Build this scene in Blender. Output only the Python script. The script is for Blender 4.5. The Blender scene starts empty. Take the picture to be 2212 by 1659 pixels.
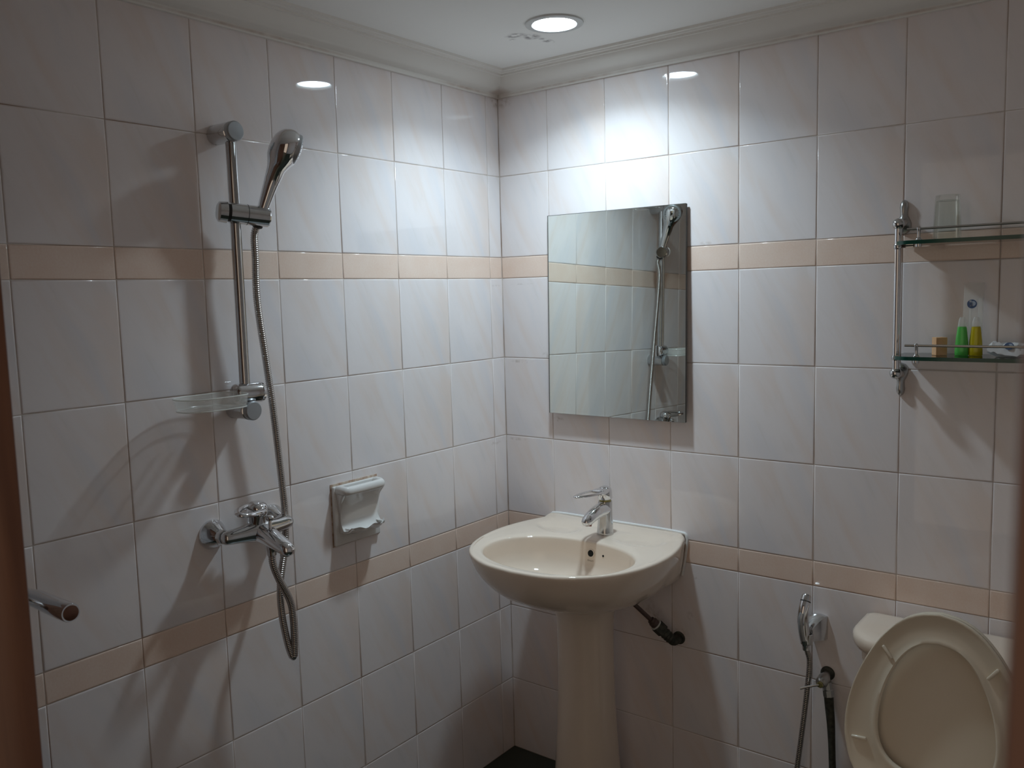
import bpy, bmesh, math, random
from mathutils import Vector, Matrix, Quaternion
random.seed(7)
scene = bpy.context.scene
COL = scene.collection
PI = math.pi

# ------------------------------------------------------------------ camera
FPX, IMW, IMH = 1868.82, 2212, 1659
cam_d = bpy.data.cameras.new('camera'); cam = bpy.data.objects.new('camera', cam_d); COL.objects.link(cam)
cf = Vector((-0.60536053, 0.78923291, -0.10319901))
cr = Vector((0.79483546, 0.60627245, -0.02589029))
cu = Vector((-0.04213325, 0.09769919, 0.99432372))
CAM = Vector((1.69171, -2.16895, 1.50055))
m = Matrix.Identity(4)
for i in range(3):
    m[i][0] = cr[i]; m[i][1] = cu[i]; m[i][2] = -cf[i]; m[i][3] = CAM[i]
cam.matrix_world = m
cam_d.sensor_fit = 'HORIZONTAL'; cam_d.sensor_width = 36.0; cam_d.lens = 36.0 * FPX / IMW
cam_d.clip_start = 0.01; cam_d.clip_end = 50
cam_d.dof.use_dof = True; cam_d.dof.focus_distance = 2.2; cam_d.dof.aperture_fstop = 9.0
scene.camera = cam

# ------------------------------------------------------------------ world = dim warm room beyond the doorway
w = bpy.data.worlds.new('world'); scene.world = w; w.use_nodes = True
bg = w.node_tree.nodes['Background']
bg.inputs[0].default_value = (1.0, 0.80, 0.62, 1); bg.inputs[1].default_value = 0.46

# ------------------------------------------------------------------ exposure, lamp strength
scene.view_settings.view_transform = 'Standard'
scene.view_settings.look = 'None'
scene.view_settings.gamma = 1.0
scene.view_settings.use_curve_mapping = False
scene.view_settings.exposure = 0.0
LAMP_STRENGTH = 94.0
BEAM_W, BEAM_SPREAD = 4.6, 136.0
scene.cycles.max_bounces = 16; scene.cycles.diffuse_bounces = 10; scene.cycles.glossy_bounces = 6; scene.cycles.transparent_max_bounces = 16
LAMP_COLOR = (0.71, 0.89, 1.0, 1)
LIGHT = (0.45, -0.342)          # centre of the downlight on the ceiling
CEIL = 2.16

# ------------------------------------------------------------------ materials
MATS = {}
def newmat(name):
    mt = bpy.data.materials.new(name); mt.use_nodes = True
    nt = mt.node_tree; b = nt.nodes['Principled BSDF']
    MATS[name] = mt
    return mt, nt, b
def simple(name, col, rough=0.5, metal=0.0, spec=0.5, coat=0.0, noise=None):
    mt, nt, b = newmat(name)
    b.inputs['Base Color'].default_value = (*col, 1)
    b.inputs['Roughness'].default_value = rough
    b.inputs['Metallic'].default_value = metal
    b.inputs['Specular IOR Level'].default_value = spec
    b.inputs['Coat Weight'].default_value = coat
    b.inputs['Coat Roughness'].default_value = 0.04
    if noise:
        sc, amt, col2 = noise
        tc = nt.nodes.new('ShaderNodeTexCoord')
        n = nt.nodes.new('ShaderNodeTexNoise'); n.inputs['Scale'].default_value = sc; n.inputs['Detail'].default_value = 6
        r = nt.nodes.new('ShaderNodeValToRGB'); r.color_ramp.elements[0].position = 0.35; r.color_ramp.elements[1].position = 0.7
        mx = nt.nodes.new('ShaderNodeMix'); mx.data_type = 'RGBA'
        mul = nt.nodes.new('ShaderNodeMath'); mul.operation = 'MULTIPLY'; mul.inputs[1].default_value = amt
        nt.links.new(tc.outputs['Object'], n.inputs['Vector'])
        nt.links.new(n.outputs['Fac'], r.inputs['Fac'])
        nt.links.new(r.outputs['Color'], mul.inputs[0])
        nt.links.new(mul.outputs[0], mx.inputs['Factor'])
        mx.inputs['A'].default_value = (*col, 1); mx.inputs['B'].default_value = (*col2, 1)
        nt.links.new(mx.outputs['Result'], b.inputs['Base Color'])
    return mt

def N(nt, t, **kw):
    n = nt.nodes.new(t)
    for k, v in kw.items(): setattr(n, k, v)
    return n

def vein_layer(nt, vec, ang, sx, sz, off, lo, hi, dist=0.6, detail=3):
    """diagonal streaks: noise stretched along a direction in the tile's own x-z plane"""
    mp = N(nt, 'ShaderNodeMapping'); mp.inputs['Rotation'].default_value = (0, ang, 0)
    mp2 = N(nt, 'ShaderNodeMapping'); mp2.inputs['Scale'].default_value = (sx, 1, sz); mp2.inputs['Location'].default_value = off
    no = N(nt, 'ShaderNodeTexNoise'); no.noise_dimensions = '3D'
    no.inputs['Scale'].default_value = 1; no.inputs['Detail'].default_value = detail; no.inputs['Distortion'].default_value = dist
    rp = N(nt, 'ShaderNodeMapRange'); rp.interpolation_type = 'SMOOTHSTEP'
    rp.inputs['From Min'].default_value = lo; rp.inputs['From Max'].default_value = hi
    nt.links.new(vec, mp.inputs['Vector']); nt.links.new(mp.outputs['Vector'], mp2.inputs['Vector'])
    nt.links.new(mp2.outputs['Vector'], no.inputs['Vector']); nt.links.new(no.outputs['Fac'], rp.inputs['Value'])
    return rp.outputs['Result']

def spots(nt, items):
    """stains with a place and shape of their own: ellipses (centre, radii) broken up by noise"""
    geo = N(nt, 'ShaderNodeNewGeometry')
    tot = None
    for (c, rr) in items:
        s = N(nt, 'ShaderNodeVectorMath', operation='SUBTRACT'); s.inputs[1].default_value = c
        d = N(nt, 'ShaderNodeVectorMath', operation='DIVIDE'); d.inputs[1].default_value = rr
        l = N(nt, 'ShaderNodeVectorMath', operation='LENGTH')
        mr = N(nt, 'ShaderNodeMapRange'); mr.inputs['From Min'].default_value = 1; mr.inputs['From Max'].default_value = 0.35
        nt.links.new(geo.outputs['Position'], s.inputs[0]); nt.links.new(s.outputs[0], d.inputs[0])
        nt.links.new(d.outputs[0], l.inputs[0]); nt.links.new(l.outputs['Value'], mr.inputs['Value'])
        if tot is None: tot = mr.outputs['Result']
        else:
            mx = N(nt, 'ShaderNodeMath', operation='MAXIMUM'); nt.links.new(tot, mx.inputs[0]); nt.links.new(mr.outputs['Result'], mx.inputs[1]); tot = mx.outputs[0]
    return geo, tot

def mixc(nt, fac, a, b):
    mx = N(nt, 'ShaderNodeMix', data_type='RGBA')
    if fac is not None: nt.links.new(fac, mx.inputs['Factor'])
    for k, v in (('A', a), ('B', b)):
        if isinstance(v, tuple): mx.inputs[k].default_value = (*v, 1)
        else: nt.links.new(v, mx.inputs[k])
    return mx.outputs['Result']

def tile_material():
    mt, nt, b = newmat('marble_tile')
    tc = N(nt, 'ShaderNodeTexCoord'); oi = N(nt, 'ShaderNodeObjectInfo')
    # three prints of the same pattern, chosen per tile
    fl = N(nt, 'ShaderNodeMath', operation='MULTIPLY'); fl.inputs[1].default_value = 3
    fr = N(nt, 'ShaderNodeMath', operation='FLOOR'); nt.links.new(oi.outputs['Random'], fl.inputs[0]); nt.links.new(fl.outputs[0], fr.inputs[0])
    cb = N(nt, 'ShaderNodeCombineXYZ'); m3 = N(nt, 'ShaderNodeMath', operation='MULTIPLY'); m3.inputs[1].default_value = 3.7
    nt.links.new(fr.outputs[0], m3.inputs[0]); nt.links.new(m3.outputs[0], cb.inputs['Y'])
    ad = N(nt, 'ShaderNodeVectorMath', operation='ADD'); nt.links.new(tc.outputs['Object'], ad.inputs[0]); nt.links.new(cb.outputs[0], ad.inputs[1])
    v = ad.outputs[0]
    a = math.radians(28)
    beige = vein_layer(nt, v, a, 13, 3.2, (3.1, 0, 1.7), 0.45, 0.75, 0.5)
    blue = vein_layer(nt, v, a, 12, 3.0, (7.3, 2, 5.2), 0.45, 0.75, 0.5)
    fine = vein_layer(nt, v, a, 46, 7, (1.3, 9, 2.2), 0.52, 0.80, 1.0, 5)
    c = mixc(nt, beige, (0.815, 0.757, 0.752), (0.795, 0.690, 0.645))
    bl = N(nt, 'ShaderNodeMath', operation='MULTIPLY'); bl.inputs[1].default_value = 0.75; nt.links.new(blue, bl.inputs[0])
    c = mixc(nt, bl.outputs[0], c, (0.705, 0.695, 0.735))
    fi = N(nt, 'ShaderNodeMath', operation='MULTIPLY'); fi.inputs[1].default_value = 0.35; nt.links.new(fine, fi.inputs[0])
    c = mixc(nt, fi.outputs[0], c, (0.72, 0.665, 0.63))
    # rust and soap stains near old screw holes
    geo, sp = spots(nt, [((0.0, -0.028, 1.528), (.02, .03, .004)), ((0.075, 0.0, 1.531), (.05, .02, .0028)), ((0.168, 0, 1.546), (.014, .02, .003)),
                         ((0.07, 0, 1.290), (.05, .02, .007)), ((0.165, 0, 1.312), (.022, .02, .010)), ((0.045, 0, 1.042), (.04, .02, .006)),
                         ((0.205, 0, 1.115), (.022, .02, .012)), ((0.69, 0, 1.622), (.02, .02, .006)), ((0, -.055, 1.034), (.02, .03, .008)),
                         ((0.64, 0, .585), (.012, .02, .016)), ((0.655, 0, .70), (.010, .02, .008)), ((0.52, 0, .56), (.04, .02, .05)), ((0.612, 0, .52), (.03, .02, .03)),
                         ((1.02, 0, .512), (.03, .02, .03)), ((0.0, -0.01, 2.09), (.03, .03, .025)), ((0.02, 0.0, 2.09), (.04, .03, .025))])
    no = N(nt, 'ShaderNodeTexNoise'); no.inputs['Scale'].default_value = 70; no.inputs['Detail'].default_value = 4
    nt.links.new(geo.outputs['Position'], no.inputs['Vector'])
    nr = N(nt, 'ShaderNodeMapRange'); nr.inputs['From Min'].default_value = 0.45; nr.inputs['From Max'].default_value = 0.75
    nt.links.new(no.outputs['Fac'], nr.inputs['Value'])
    ml = N(nt, 'ShaderNodeMath', operation='MULTIPLY'); nt.links.new(sp, ml.inputs[0]); nt.links.new(nr.outputs['Result'], ml.inputs[1])
    m4 = N(nt, 'ShaderNodeMath', operation='MULTIPLY'); nt.links.new(ml.outputs[0], m4.inputs[0]); m4.inputs[1].default_value = 0.6
    c = mixc(nt, m4.outputs[0], c, (0.33, 0.24, 0.18))
    nt.links.new(c, b.inputs['Base Color'])
    b.inputs['Roughness'].default_value = 0.025
    b.inputs['Specular IOR Level'].default_value = 0.5
    # very slight glaze waviness
    n2 = N(nt, 'ShaderNodeTexNoise'); n2.inputs['Scale'].default_value = 14; nt.links.new(geo.outputs['Position'], n2.inputs['Vector'])
    bp = N(nt, 'ShaderNodeBump'); bp.inputs['Strength'].default_value = 0.004; bp.inputs['Distance'].default_value = 0.004
    nt.links.new(n2.outputs['Fac'], bp.inputs['Height']); nt.links.new(bp.outputs['Normal'], b.inputs['Normal'])
    return mt
tile_material()

def border_material():
    mt, nt, b = newmat('peach_border_tile')
    tc = N(nt, 'ShaderNodeTexCoord'); geo = N(nt, 'ShaderNodeNewGeometry')
    n1 = N(nt, 'ShaderNodeTexNoise'); n1.inputs['Scale'].default_value = 240; n1.inputs['Detail'].default_value = 5
    n2 = N(nt, 'ShaderNodeTexNoise'); n2.inputs['Scale'].default_value = 16; n2.inputs['Detail'].default_value = 4
    nt.links.new(geo.outputs['Position'], n1.inputs['Vector']); nt.links.new(geo.outputs['Position'], n2.inputs['Vector'])
    ad = N(nt, 'ShaderNodeMath', operation='ADD'); nt.links.new(n1.outputs['Fac'], ad.inputs[0]); nt.links.new(n2.outputs['Fac'], ad.inputs[1])
    mr = N(nt, 'ShaderNodeMapRange'); mr.inputs['From Min'].default_value = 0.75; mr.inputs['From Max'].default_value = 1.3
    nt.links.new(ad.outputs[0], mr.inputs['Value'])
    nt.links.new(mixc(nt, mr.outputs['Result'], (0.825, 0.665, 0.570), (0.790, 0.600, 0.495)), b.inputs['Base Color'])
    b.inputs['Roughness'].default_value = 0.10
    return mt
border_material()

def grout_material():
    mt, nt, b = newmat('grout')
    geo = N(nt, 'ShaderNodeNewGeometry')
    n1 = N(nt, 'ShaderNodeTexNoise'); n1.inputs['Scale'].default_value = 5; n1.inputs['Detail'].default_value = 8
    nt.links.new(geo.outputs['Position'], n1.inputs['Vector'])
    mr = N(nt, 'ShaderNodeMapRange'); mr.inputs['From Min'].default_value = 0.40; mr.inputs['From Max'].default_value = 0.62
    nt.links.new(n1.outputs['Fac'], mr.inputs['Value'])
    nt.links.new(mixc(nt, mr.outputs['Result'], (0.68, 0.62, 0.57), (0.36, 0.25, 0.19)), b.inputs['Base Color'])
    b.inputs['Roughness'].default_value = 0.8
grout_material()

def far_tile_material():
    mt, nt, b = newmat('far_wall_tile')
    geo = N(nt, 'ShaderNodeNewGeometry'); sep = N(nt, 'ShaderNodeSeparateXYZ'); nt.links.new(geo.outputs['Position'], sep.inputs[0])
    ad = N(nt, 'ShaderNodeMath', operation='ADD'); nt.links.new(sep.outputs['X'], ad.inputs[0]); nt.links.new(sep.outputs['Y'], ad.inputs[1])
    cb = N(nt, 'ShaderNodeCombineXYZ'); nt.links.new(ad.outputs[0], cb.inputs['X']); nt.links.new(sep.outputs['Z'], cb.inputs['Y'])
    br = N(nt, 'ShaderNodeTexBrick'); br.offset = 0; br.squash = 1
    br.inputs['Scale'].default_value = 1; br.inputs['Brick Width'].default_value = 0.2; br.inputs['Row Height'].default_value = 0.25
    br.inputs['Mortar Size'].default_value = 0.0015
    br.inputs['Color1'].default_value = (0.77, 0.735, 0.73, 1); br.inputs['Color2'].default_value = (0.79, 0.755, 0.75, 1); br.inputs['Mortar'].default_value = (0.45, 0.38, 0.33, 1)
    nt.links.new(cb.outputs[0], br.inputs['Vector']); nt.links.new(br.outputs['Color'], b.inputs['Base Color'])
    b.inputs['Roughness'].default_value = 0.06
far_tile_material()

def ceiling_material():
    mt, nt, b = newmat('ceiling_paint')
    geo, sp = spots(nt, [((0.317, -0.325, CEIL), (.035, .022, .1)), ((0.34, -0.29, CEIL), (.03, .03, .1)), ((0.352, -0.235, CEIL), (.016, .035, .1)), ((.29, -.30, CEIL), (.012, .01, .1))])
    n1 = N(nt, 'ShaderNodeTexNoise'); n1.inputs['Scale'].default_value = 55; n1.inputs['Detail'].default_value = 6
    nt.links.new(geo.outputs['Position'], n1.inputs['Vector'])
    mr = N(nt, 'ShaderNodeMapRange'); mr.inputs['From Min'].default_value = 0.42; mr.inputs['From Max'].default_value = 0.60
    nt.links.new(n1.outputs['Fac'], mr.inputs['Value'])
    ml = N(nt, 'ShaderNodeMath', operation='MULTIPLY'); nt.links.new(sp, ml.inputs[0]); nt.links.new(mr.outputs['Result'], ml.inputs[1])
    nt.links.new(mixc(nt, ml.outputs[0], (0.90, 0.895, 0.87), (0.33, 0.31, 0.31)), b.inputs['Base Color'])
    b.inputs['Roughness'].default_value = 0.7
ceiling_material()

def cornice_material():
    mt, nt, b = newmat('cornice_paint')
    geo, sp = spots(nt, [((0.02, -0.02, 2.11), (.05, .05, .03)), ((0.0, -0.16, 2.106), (.03, .16, .006)), ((0.3, 0.0, 2.106), (.4, .03, .005)), ((0.0, -0.9, 2.106), (.03, .4, .005)), ((1.1, 0.0, 2.106), (.5, .03, .005))])
    n1 = N(nt, 'ShaderNodeTexNoise'); n1.inputs['Scale'].default_value = 30; n1.inputs['Detail'].default_value = 6
    nt.links.new(geo.outputs['Position'], n1.inputs['Vector'])
    ml = N(nt, 'ShaderNodeMath', operation='MULTIPLY'); nt.links.new(sp, ml.inputs[0]); nt.links.new(n1.outputs['Fac'], ml.inputs[1])
    nt.links.new(mixc(nt, ml.outputs[0], (0.83, 0.805, 0.76), (0.40, 0.27, 0.20)), b.inputs['Base Color'])
    b.inputs['Roughness'].default_value = 0.6
cornice_material()

def wood_material(name, c1, c2, rough=0.35):
    mt, nt, b = newmat(name)
    tc = N(nt, 'ShaderNodeTexCoord'); mp = N(nt, 'ShaderNodeMapping'); mp.inputs['Scale'].default_value = (28, 28, 1.6)
    n1 = N(nt, 'ShaderNodeTexNoise'); n1.inputs['Scale'].default_value = 1; n1.inputs['Detail'].default_value = 7; n1.inputs['Distortion'].default_value = 1.2
    geo = N(nt, 'ShaderNodeNewGeometry')
    nt.links.new(geo.outputs['Position'], mp.inputs['Vector']); nt.links.new(mp.outputs['Vector'], n1.inputs['Vector'])
    mr = N(nt, 'ShaderNodeMapRange'); mr.inputs['From Min'].default_value = 0.35; mr.inputs['From Max'].default_value = 0.65
    nt.links.new(n1.outputs['Fac'], mr.inputs['Value'])
    nt.links.new(mixc(nt, mr.outputs['Result'], c1, c2), b.inputs['Base Color'])
    b.inputs['Roughness'].default_value = rough
wood_material('red_brown_wood', (0.185, 0.085, 0.047), (0.105, 0.045, 0.026))

def floor_material():
    mt, nt, b = newmat('dark_green_floor_tile')
    geo = N(nt, 'ShaderNodeNewGeometry')
    br = N(nt, 'ShaderNodeTexBrick'); br.offset = 0
    br.inputs['Scale'].default_value = 1; br.inputs['Brick Width'].default_value = 0.2; br.inputs['Row Height'].default_value = 0.2; br.inputs['Mortar Size'].default_value = 0.0018
    br.inputs['Color1'].default_value = (0.020, 0.030, 0.022, 1); br.inputs['Color2'].default_value = (0.026, 0.036, 0.026, 1); br.inputs['Mortar'].default_value = (0.07, 0.065, 0.055, 1)
    nt.links.new(geo.outputs['Position'], br.inputs['Vector']); nt.links.new(br.outputs['Color'], b.inputs['Base Color'])
    n1 = N(nt, 'ShaderNodeTexNoise'); n1.inputs['Scale'].default_value = 40; nt.links.new(geo.outputs['Position'], n1.inputs['Vector'])
    bp = N(nt, 'ShaderNodeBump'); bp.inputs['Strength'].default_value = 0.2; bp.inputs['Distance'].default_value = 0.002
    nt.links.new(n1.outputs['Fac'], bp.inputs['Height']); nt.links.new(bp.outputs['Normal'], b.inputs['Normal'])
    b.inputs['Roughness'].default_value = 0.3
floor_material()

def thin_glass(name, tint, refl=1.0, ior=1.5):
    mt = bpy.data.materials.new(name); mt.use_nodes = True; MATS[name] = mt
    nt = mt.node_tree; nt.nodes.clear()
    out = N(nt, 'ShaderNodeOutputMaterial'); mx = N(nt, 'ShaderNodeMixShader'); tr = N(nt, 'ShaderNodeBsdfTransparent'); gl = N(nt, 'ShaderNodeBsdfGlossy'); fr = N(nt, 'ShaderNodeFresnel')
    tr.inputs[0].default_value = (*tint, 1); gl.inputs['Roughness'].default_value = 0.03; gl.inputs[0].default_value = (.95, .95, .95, 1); fr.inputs['IOR'].default_value = ior
    sc = N(nt, 'ShaderNodeMath', operation='MULTIPLY'); sc.inputs[1].default_value = refl; nt.links.new(fr.outputs[0], sc.inputs[0]); nt.links.new(sc.outputs[0], mx.inputs[0]); nt.links.new(tr.outputs[0], mx.inputs[1]); nt.links.new(gl.outputs[0], mx.inputs[2]); nt.links.new(mx.outputs[0], out.inputs[0])
thin_glass('clear_glass', (0.95, 0.96, 0.94), 0.45, 1.45)
thin_glass('shelf_glass', (0.86, 0.92, 0.88))
def film(name, col, opacity):
    mt = bpy.data.materials.new(name); mt.use_nodes = True; MATS[name] = mt
    nt = mt.node_tree; b = nt.nodes['Principled BSDF']; out = nt.nodes['Material Output']
    b.inputs['Base Color'].default_value = (*col, 1); b.inputs['Roughness'].default_value = 0.15
    mx = N(nt, 'ShaderNodeMixShader'); tr = N(nt, 'ShaderNodeBsdfTransparent'); mx.inputs[0].default_value = opacity
    nt.links.new(tr.outputs[0], mx.inputs[1]); nt.links.new(b.outputs[0], mx.inputs[2]); nt.links.new(mx.outputs[0], out.inputs[0])
film('acrylic', (0.80, 0.80, 0.76), 0.24)
film('acrylic_edge', (0.85, 0.86, 0.82), 0.6)
film('frosted_plastic', (0.86, 0.86, 0.84), 0.42)
film('clear_sachet', (0.85, 0.83, 0.78), 0.25)

simple('chrome', (0.62, 0.63, 0.64), 0.10, 1.0, noise=(60, 0.35, (0.48, 0.48, 0.47)))
simple('chrome_clean', (0.74, 0.75, 0.77), 0.07, 1.0)
simple('chrome_dull', (0.46, 0.46, 0.45), 0.28, 1.0)
simple('cap_grey', (0.42, 0.44, 0.46), 0.35, 0.6)
simple('hose_metal', (0.46, 0.43, 0.41), 0.25, 1.0)
simple('dark_rubber', (0.02, 0.02, 0.02), 0.5)
simple('hole_black', (0.006, 0.006, 0.006), 0.8)
simple('corroded_metal', (0.075, 0.076, 0.060), 0.6, 0.5, noise=(90, 0.8, (0.02, 0.022, 0.018)))
simple('braided_brown', (0.10, 0.065, 0.055), 0.5, 0.3)
simple('white_tape', (0.55, 0.55, 0.52), 0.6)
simple('cream_ceramic', (0.775, 0.650, 0.538), 0.045, coat=0.3)
simple('white_ceramic', (0.70, 0.68, 0.66), 0.06, coat=0.3)
simple('cream_plastic', (0.66, 0.575, 0.455), 0.16)
simple('sealant', (0.80, 0.79, 0.77), 0.4)
simple('rust_sealant', (0.36, 0.22, 0.15), 0.7, noise=(70, 0.8, (0.70, 0.62, 0.52)))
simple('brown_reflection', (0.16, 0.075, 0.05), 0.35, 0.4)  # brown reflection at the lever tip, put into the colour
simple('mirror_silver', (0.80, 0.86, 0.83), 0.012, 1.0)
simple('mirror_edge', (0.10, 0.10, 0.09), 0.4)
simple('green_glass_edge', (0.006, 0.055, 0.038), 0.15)
simple('orange_carton', (0.70, 0.40, 0.20), 0.5, noise=(120, 0.5, (0.78, 0.52, 0.32)))
simple('green_gel', (0.10, 0.50, 0.09), 0.15)
simple('yellow_gel', (0.52, 0.42, 0.015), 0.15)
simple('white_plastic', (0.72, 0.72, 0.72), 0.3)
simple('sachet_white', (0.72, 0.72, 0.72), 0.25)
simple('blue_print', (0.055, 0.095, 0.20), 0.5)
simple('pale_print', (0.36, 0.42, 0.52), 0.5)
simple('grey_print', (0.33, 0.29, 0.23), 0.5)
simple('aerator_red', (0.28, 0.10, 0.07), 0.4)
simple('brass', (0.40, 0.36, 0.16), 0.4, 0.8)
simple('lamp_ring_paint', (0.66, 0.67, 0.66), 0.4)
mt, nt, b = newmat('lamp_glow')
b.inputs['Base Color'].default_value = (0, 0, 0, 1); b.inputs['Emission Color'].default_value = LAMP_COLOR; b.inputs['Emission Strength'].default_value = LAMP_STRENGTH

# ------------------------------------------------------------------ mesh helpers (everything is authored in world metres)
OFF = {}
def tag(o, label=None, cat=None, group=None, kind=None):
    if label: o['label'] = label
    if cat: o['category'] = cat
    if group: o['group'] = group
    if kind: o['kind'] = kind
    return o
def thing(name, loc, label, cat, kind=None, group=None):
    o = bpy.data.objects.new(name, None); COL.objects.link(o); o.location = loc; o.empty_display_size = 0.02
    OFF[o] = Vector(loc)
    return tag(o, label, cat, group, kind)
def obj(name, bm, mat, parent=None, smooth=35, origin=None, label=None):
    me = bpy.data.meshes.new(name)
    bmesh.ops.recalc_face_normals(bm, faces=bm.faces[:])
    base = OFF[parent] if parent is not None else Vector((0, 0, 0))
    org = Vector(origin) if origin is not None else (base if parent is not None else Vector((0, 0, 0)))
    bmesh.ops.translate(bm, verts=bm.verts, vec=-org)
    if smooth:
        for f in bm.faces: f.smooth = True
        lim = math.radians(smooth)
        for e in bm.edges:
            if len(e.link_faces) == 2 and e.calc_face_angle(0) > lim: e.smooth = False
    bm.to_mesh(me); bm.free()
    mats = mat if isinstance(mat, (list, tuple)) else [mat]
    for k in mats: me.materials.append(MATS[k])
    o = bpy.data.objects.new(name, me); COL.objects.link(o)
    if parent is not None: o.parent = parent
    o.location = org - base
    OFF[o] = org
    if label: o['label'] = label
    return o
def box(bm, lo, hi, bev=0.0, seg=2):
    r = bmesh.ops.create_cube(bm, size=1)
    vs = r['verts']
    lo = Vector(lo); hi = Vector(hi); c = (lo + hi) / 2; d = hi - lo
    for v in vs: v.co = Vector((v.co.x * d.x, v.co.y * d.y, v.co.z * d.z)) + c
    if bev > 0:
        es = list({e for v in vs for e in v.link_edges})
        bmesh.ops.bevel(bm, geom=es, offset=bev, segments=seg, affect='EDGES', profile=0.5)
    return bm
def B(): return bmesh.new()
def rings(bm, rs, cap0=True, cap1=True, closed=False):
    """skin a list of rings (same vertex count)"""
    vs = [[bm.verts.new(p) for p in r] for r in rs]
    n = len(vs[0])
    for a, b_ in zip(vs[:-1], vs[1:]):
        for i in range(n): bm.faces.new((a[i], a[(i + 1) % n], b_[(i + 1) % n], b_[i]))
    if closed:
        a, b_ = vs[-1], vs[0]
        for i in range(n): bm.faces.new((a[i], a[(i + 1) % n], b_[(i + 1) % n], b_[i]))
    else:
        if cap0: bm.faces.new(vs[0][::-1])
        if cap1: bm.faces.new(vs[-1])
    return vs
def frame(ax):
    ax = Vector(ax).normalized()
    u = ax.orthogonal().normalized(); v = ax.cross(u)
    return ax, u, v
def lathe(bm, o, ax, prof, seg=32, cap0=True, cap1=True):
    """prof: list of (distance along axis, radius)"""
    o = Vector(o); ax, u, v = frame(ax)
    rs = [[o + ax * t + (u * math.cos(2 * PI * k / seg) + v * math.sin(2 * PI * k / seg)) * max(r, 1e-5) for k in range(seg)] for t, r in prof]
    return rings(bm, rs, cap0, cap1)
def catmull(pts, step):
    pts = [Vector(p) for p in pts]; P = [pts[0] * 2 - pts[1]] + pts + [pts[-1] * 2 - pts[-2]]
    dense = []
    for i in range(1, len(P) - 2):
        p0, p1, p2, p3 = P[i - 1:i + 3]
        n = max(8, int((p2 - p1).length / step * 2))
        for k in range(n):
            t = k / n
            dense.append(0.5 * ((2 * p1) + (p2 - p0) * t + (2 * p0 - 5 * p1 + 4 * p2 - p3) * t * t + (3 * p1 - p0 - 3 * p2 + p3) * t ** 3))
    dense.append(pts[-1])
    out = [dense[0]]; acc = 0
    for a, b_ in zip(dense[:-1], dense[1:]):
        d = (b_ - a).length; pos = 0
        while acc + d - pos >= step:
            pos += step - acc; acc = 0
            out.append(a.lerp(b_, min(1, pos / d)))
        acc += d - pos
    if (out[-1] - dense[-1]).length > step * 0.3: out.append(dense[-1])
    return out
def tube(bm, pts, rad, seg=12, closed=False, flat=None, up=None):
    """sweep a circle (or an ellipse: flat=(a,b) scale) along pts; rad number or list/func(i,s)"""
    pts = [Vector(p) for p in pts]; n = len(pts)
    tans = []
    for i in range(n):
        if closed: t = pts[(i + 1) % n] - pts[i - 1]
        else: t = pts[min(i + 1, n - 1)] - pts[max(i - 1, 0)]
        tans.append(t.normalized())
    u = (Vector(up) - tans[0] * Vector(up).dot(tans[0])).normalized() if up is not None else tans[0].orthogonal().normalized()
    rs = []; s = 0
    for i in range(n):
        if i: s += (pts[i] - pts[i - 1]).length
        t = tans[i]
        if up is not None: u = Vector(up)
        u = (u - t * u.dot(t)).normalized(); v = t.cross(u)
        r = rad(i, s) if callable(rad) else (rad[i] if isinstance(rad, (list, tuple)) else rad)
        fa, fb = flat if flat else (1, 1)
        rs.append([pts[i] + (u * math.cos(2 * PI * k / seg) * fa + v * math.sin(2 * PI * k / seg) * fb) * r for k in range(seg)])
    return rings(bm, rs, closed=closed)
def smooth_outline(ctrl, n):
    """open control polyline -> n points evenly spaced, Catmull-Rom"""
    pts = [Vector((x, y, 0)) for x, y in ctrl]
    L = catmull(pts, 0.0008)
    ln = [0]
    for a, b_ in zip(L[:-1], L[1:]): ln.append(ln[-1] + (b_ - a).length)
    out = []; j = 0
    for k in range(n):
        s = ln[-1] * k / (n - 1)
        while j < len(ln) - 2 and ln[j + 1] < s: j += 1
        t = (s - ln[j]) / max(1e-9, ln[j + 1] - ln[j])
        p = L[j].lerp(L[j + 1], min(1, max(0, t))); out.append((p.x, p.y))
    return out
def mirrored(ctrl, n):
    """half outline from back centre to front centre (x>=0) -> closed outline"""
    h = smooth_outline(ctrl, n)
    return h + [(-x, y) for x, y in h[-2:0:-1]]
def sstep(a, b_, x):
    t = max(0, min(1, (x - a) / (b_ - a))); return t * t * (3 - 2 * t)

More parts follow.
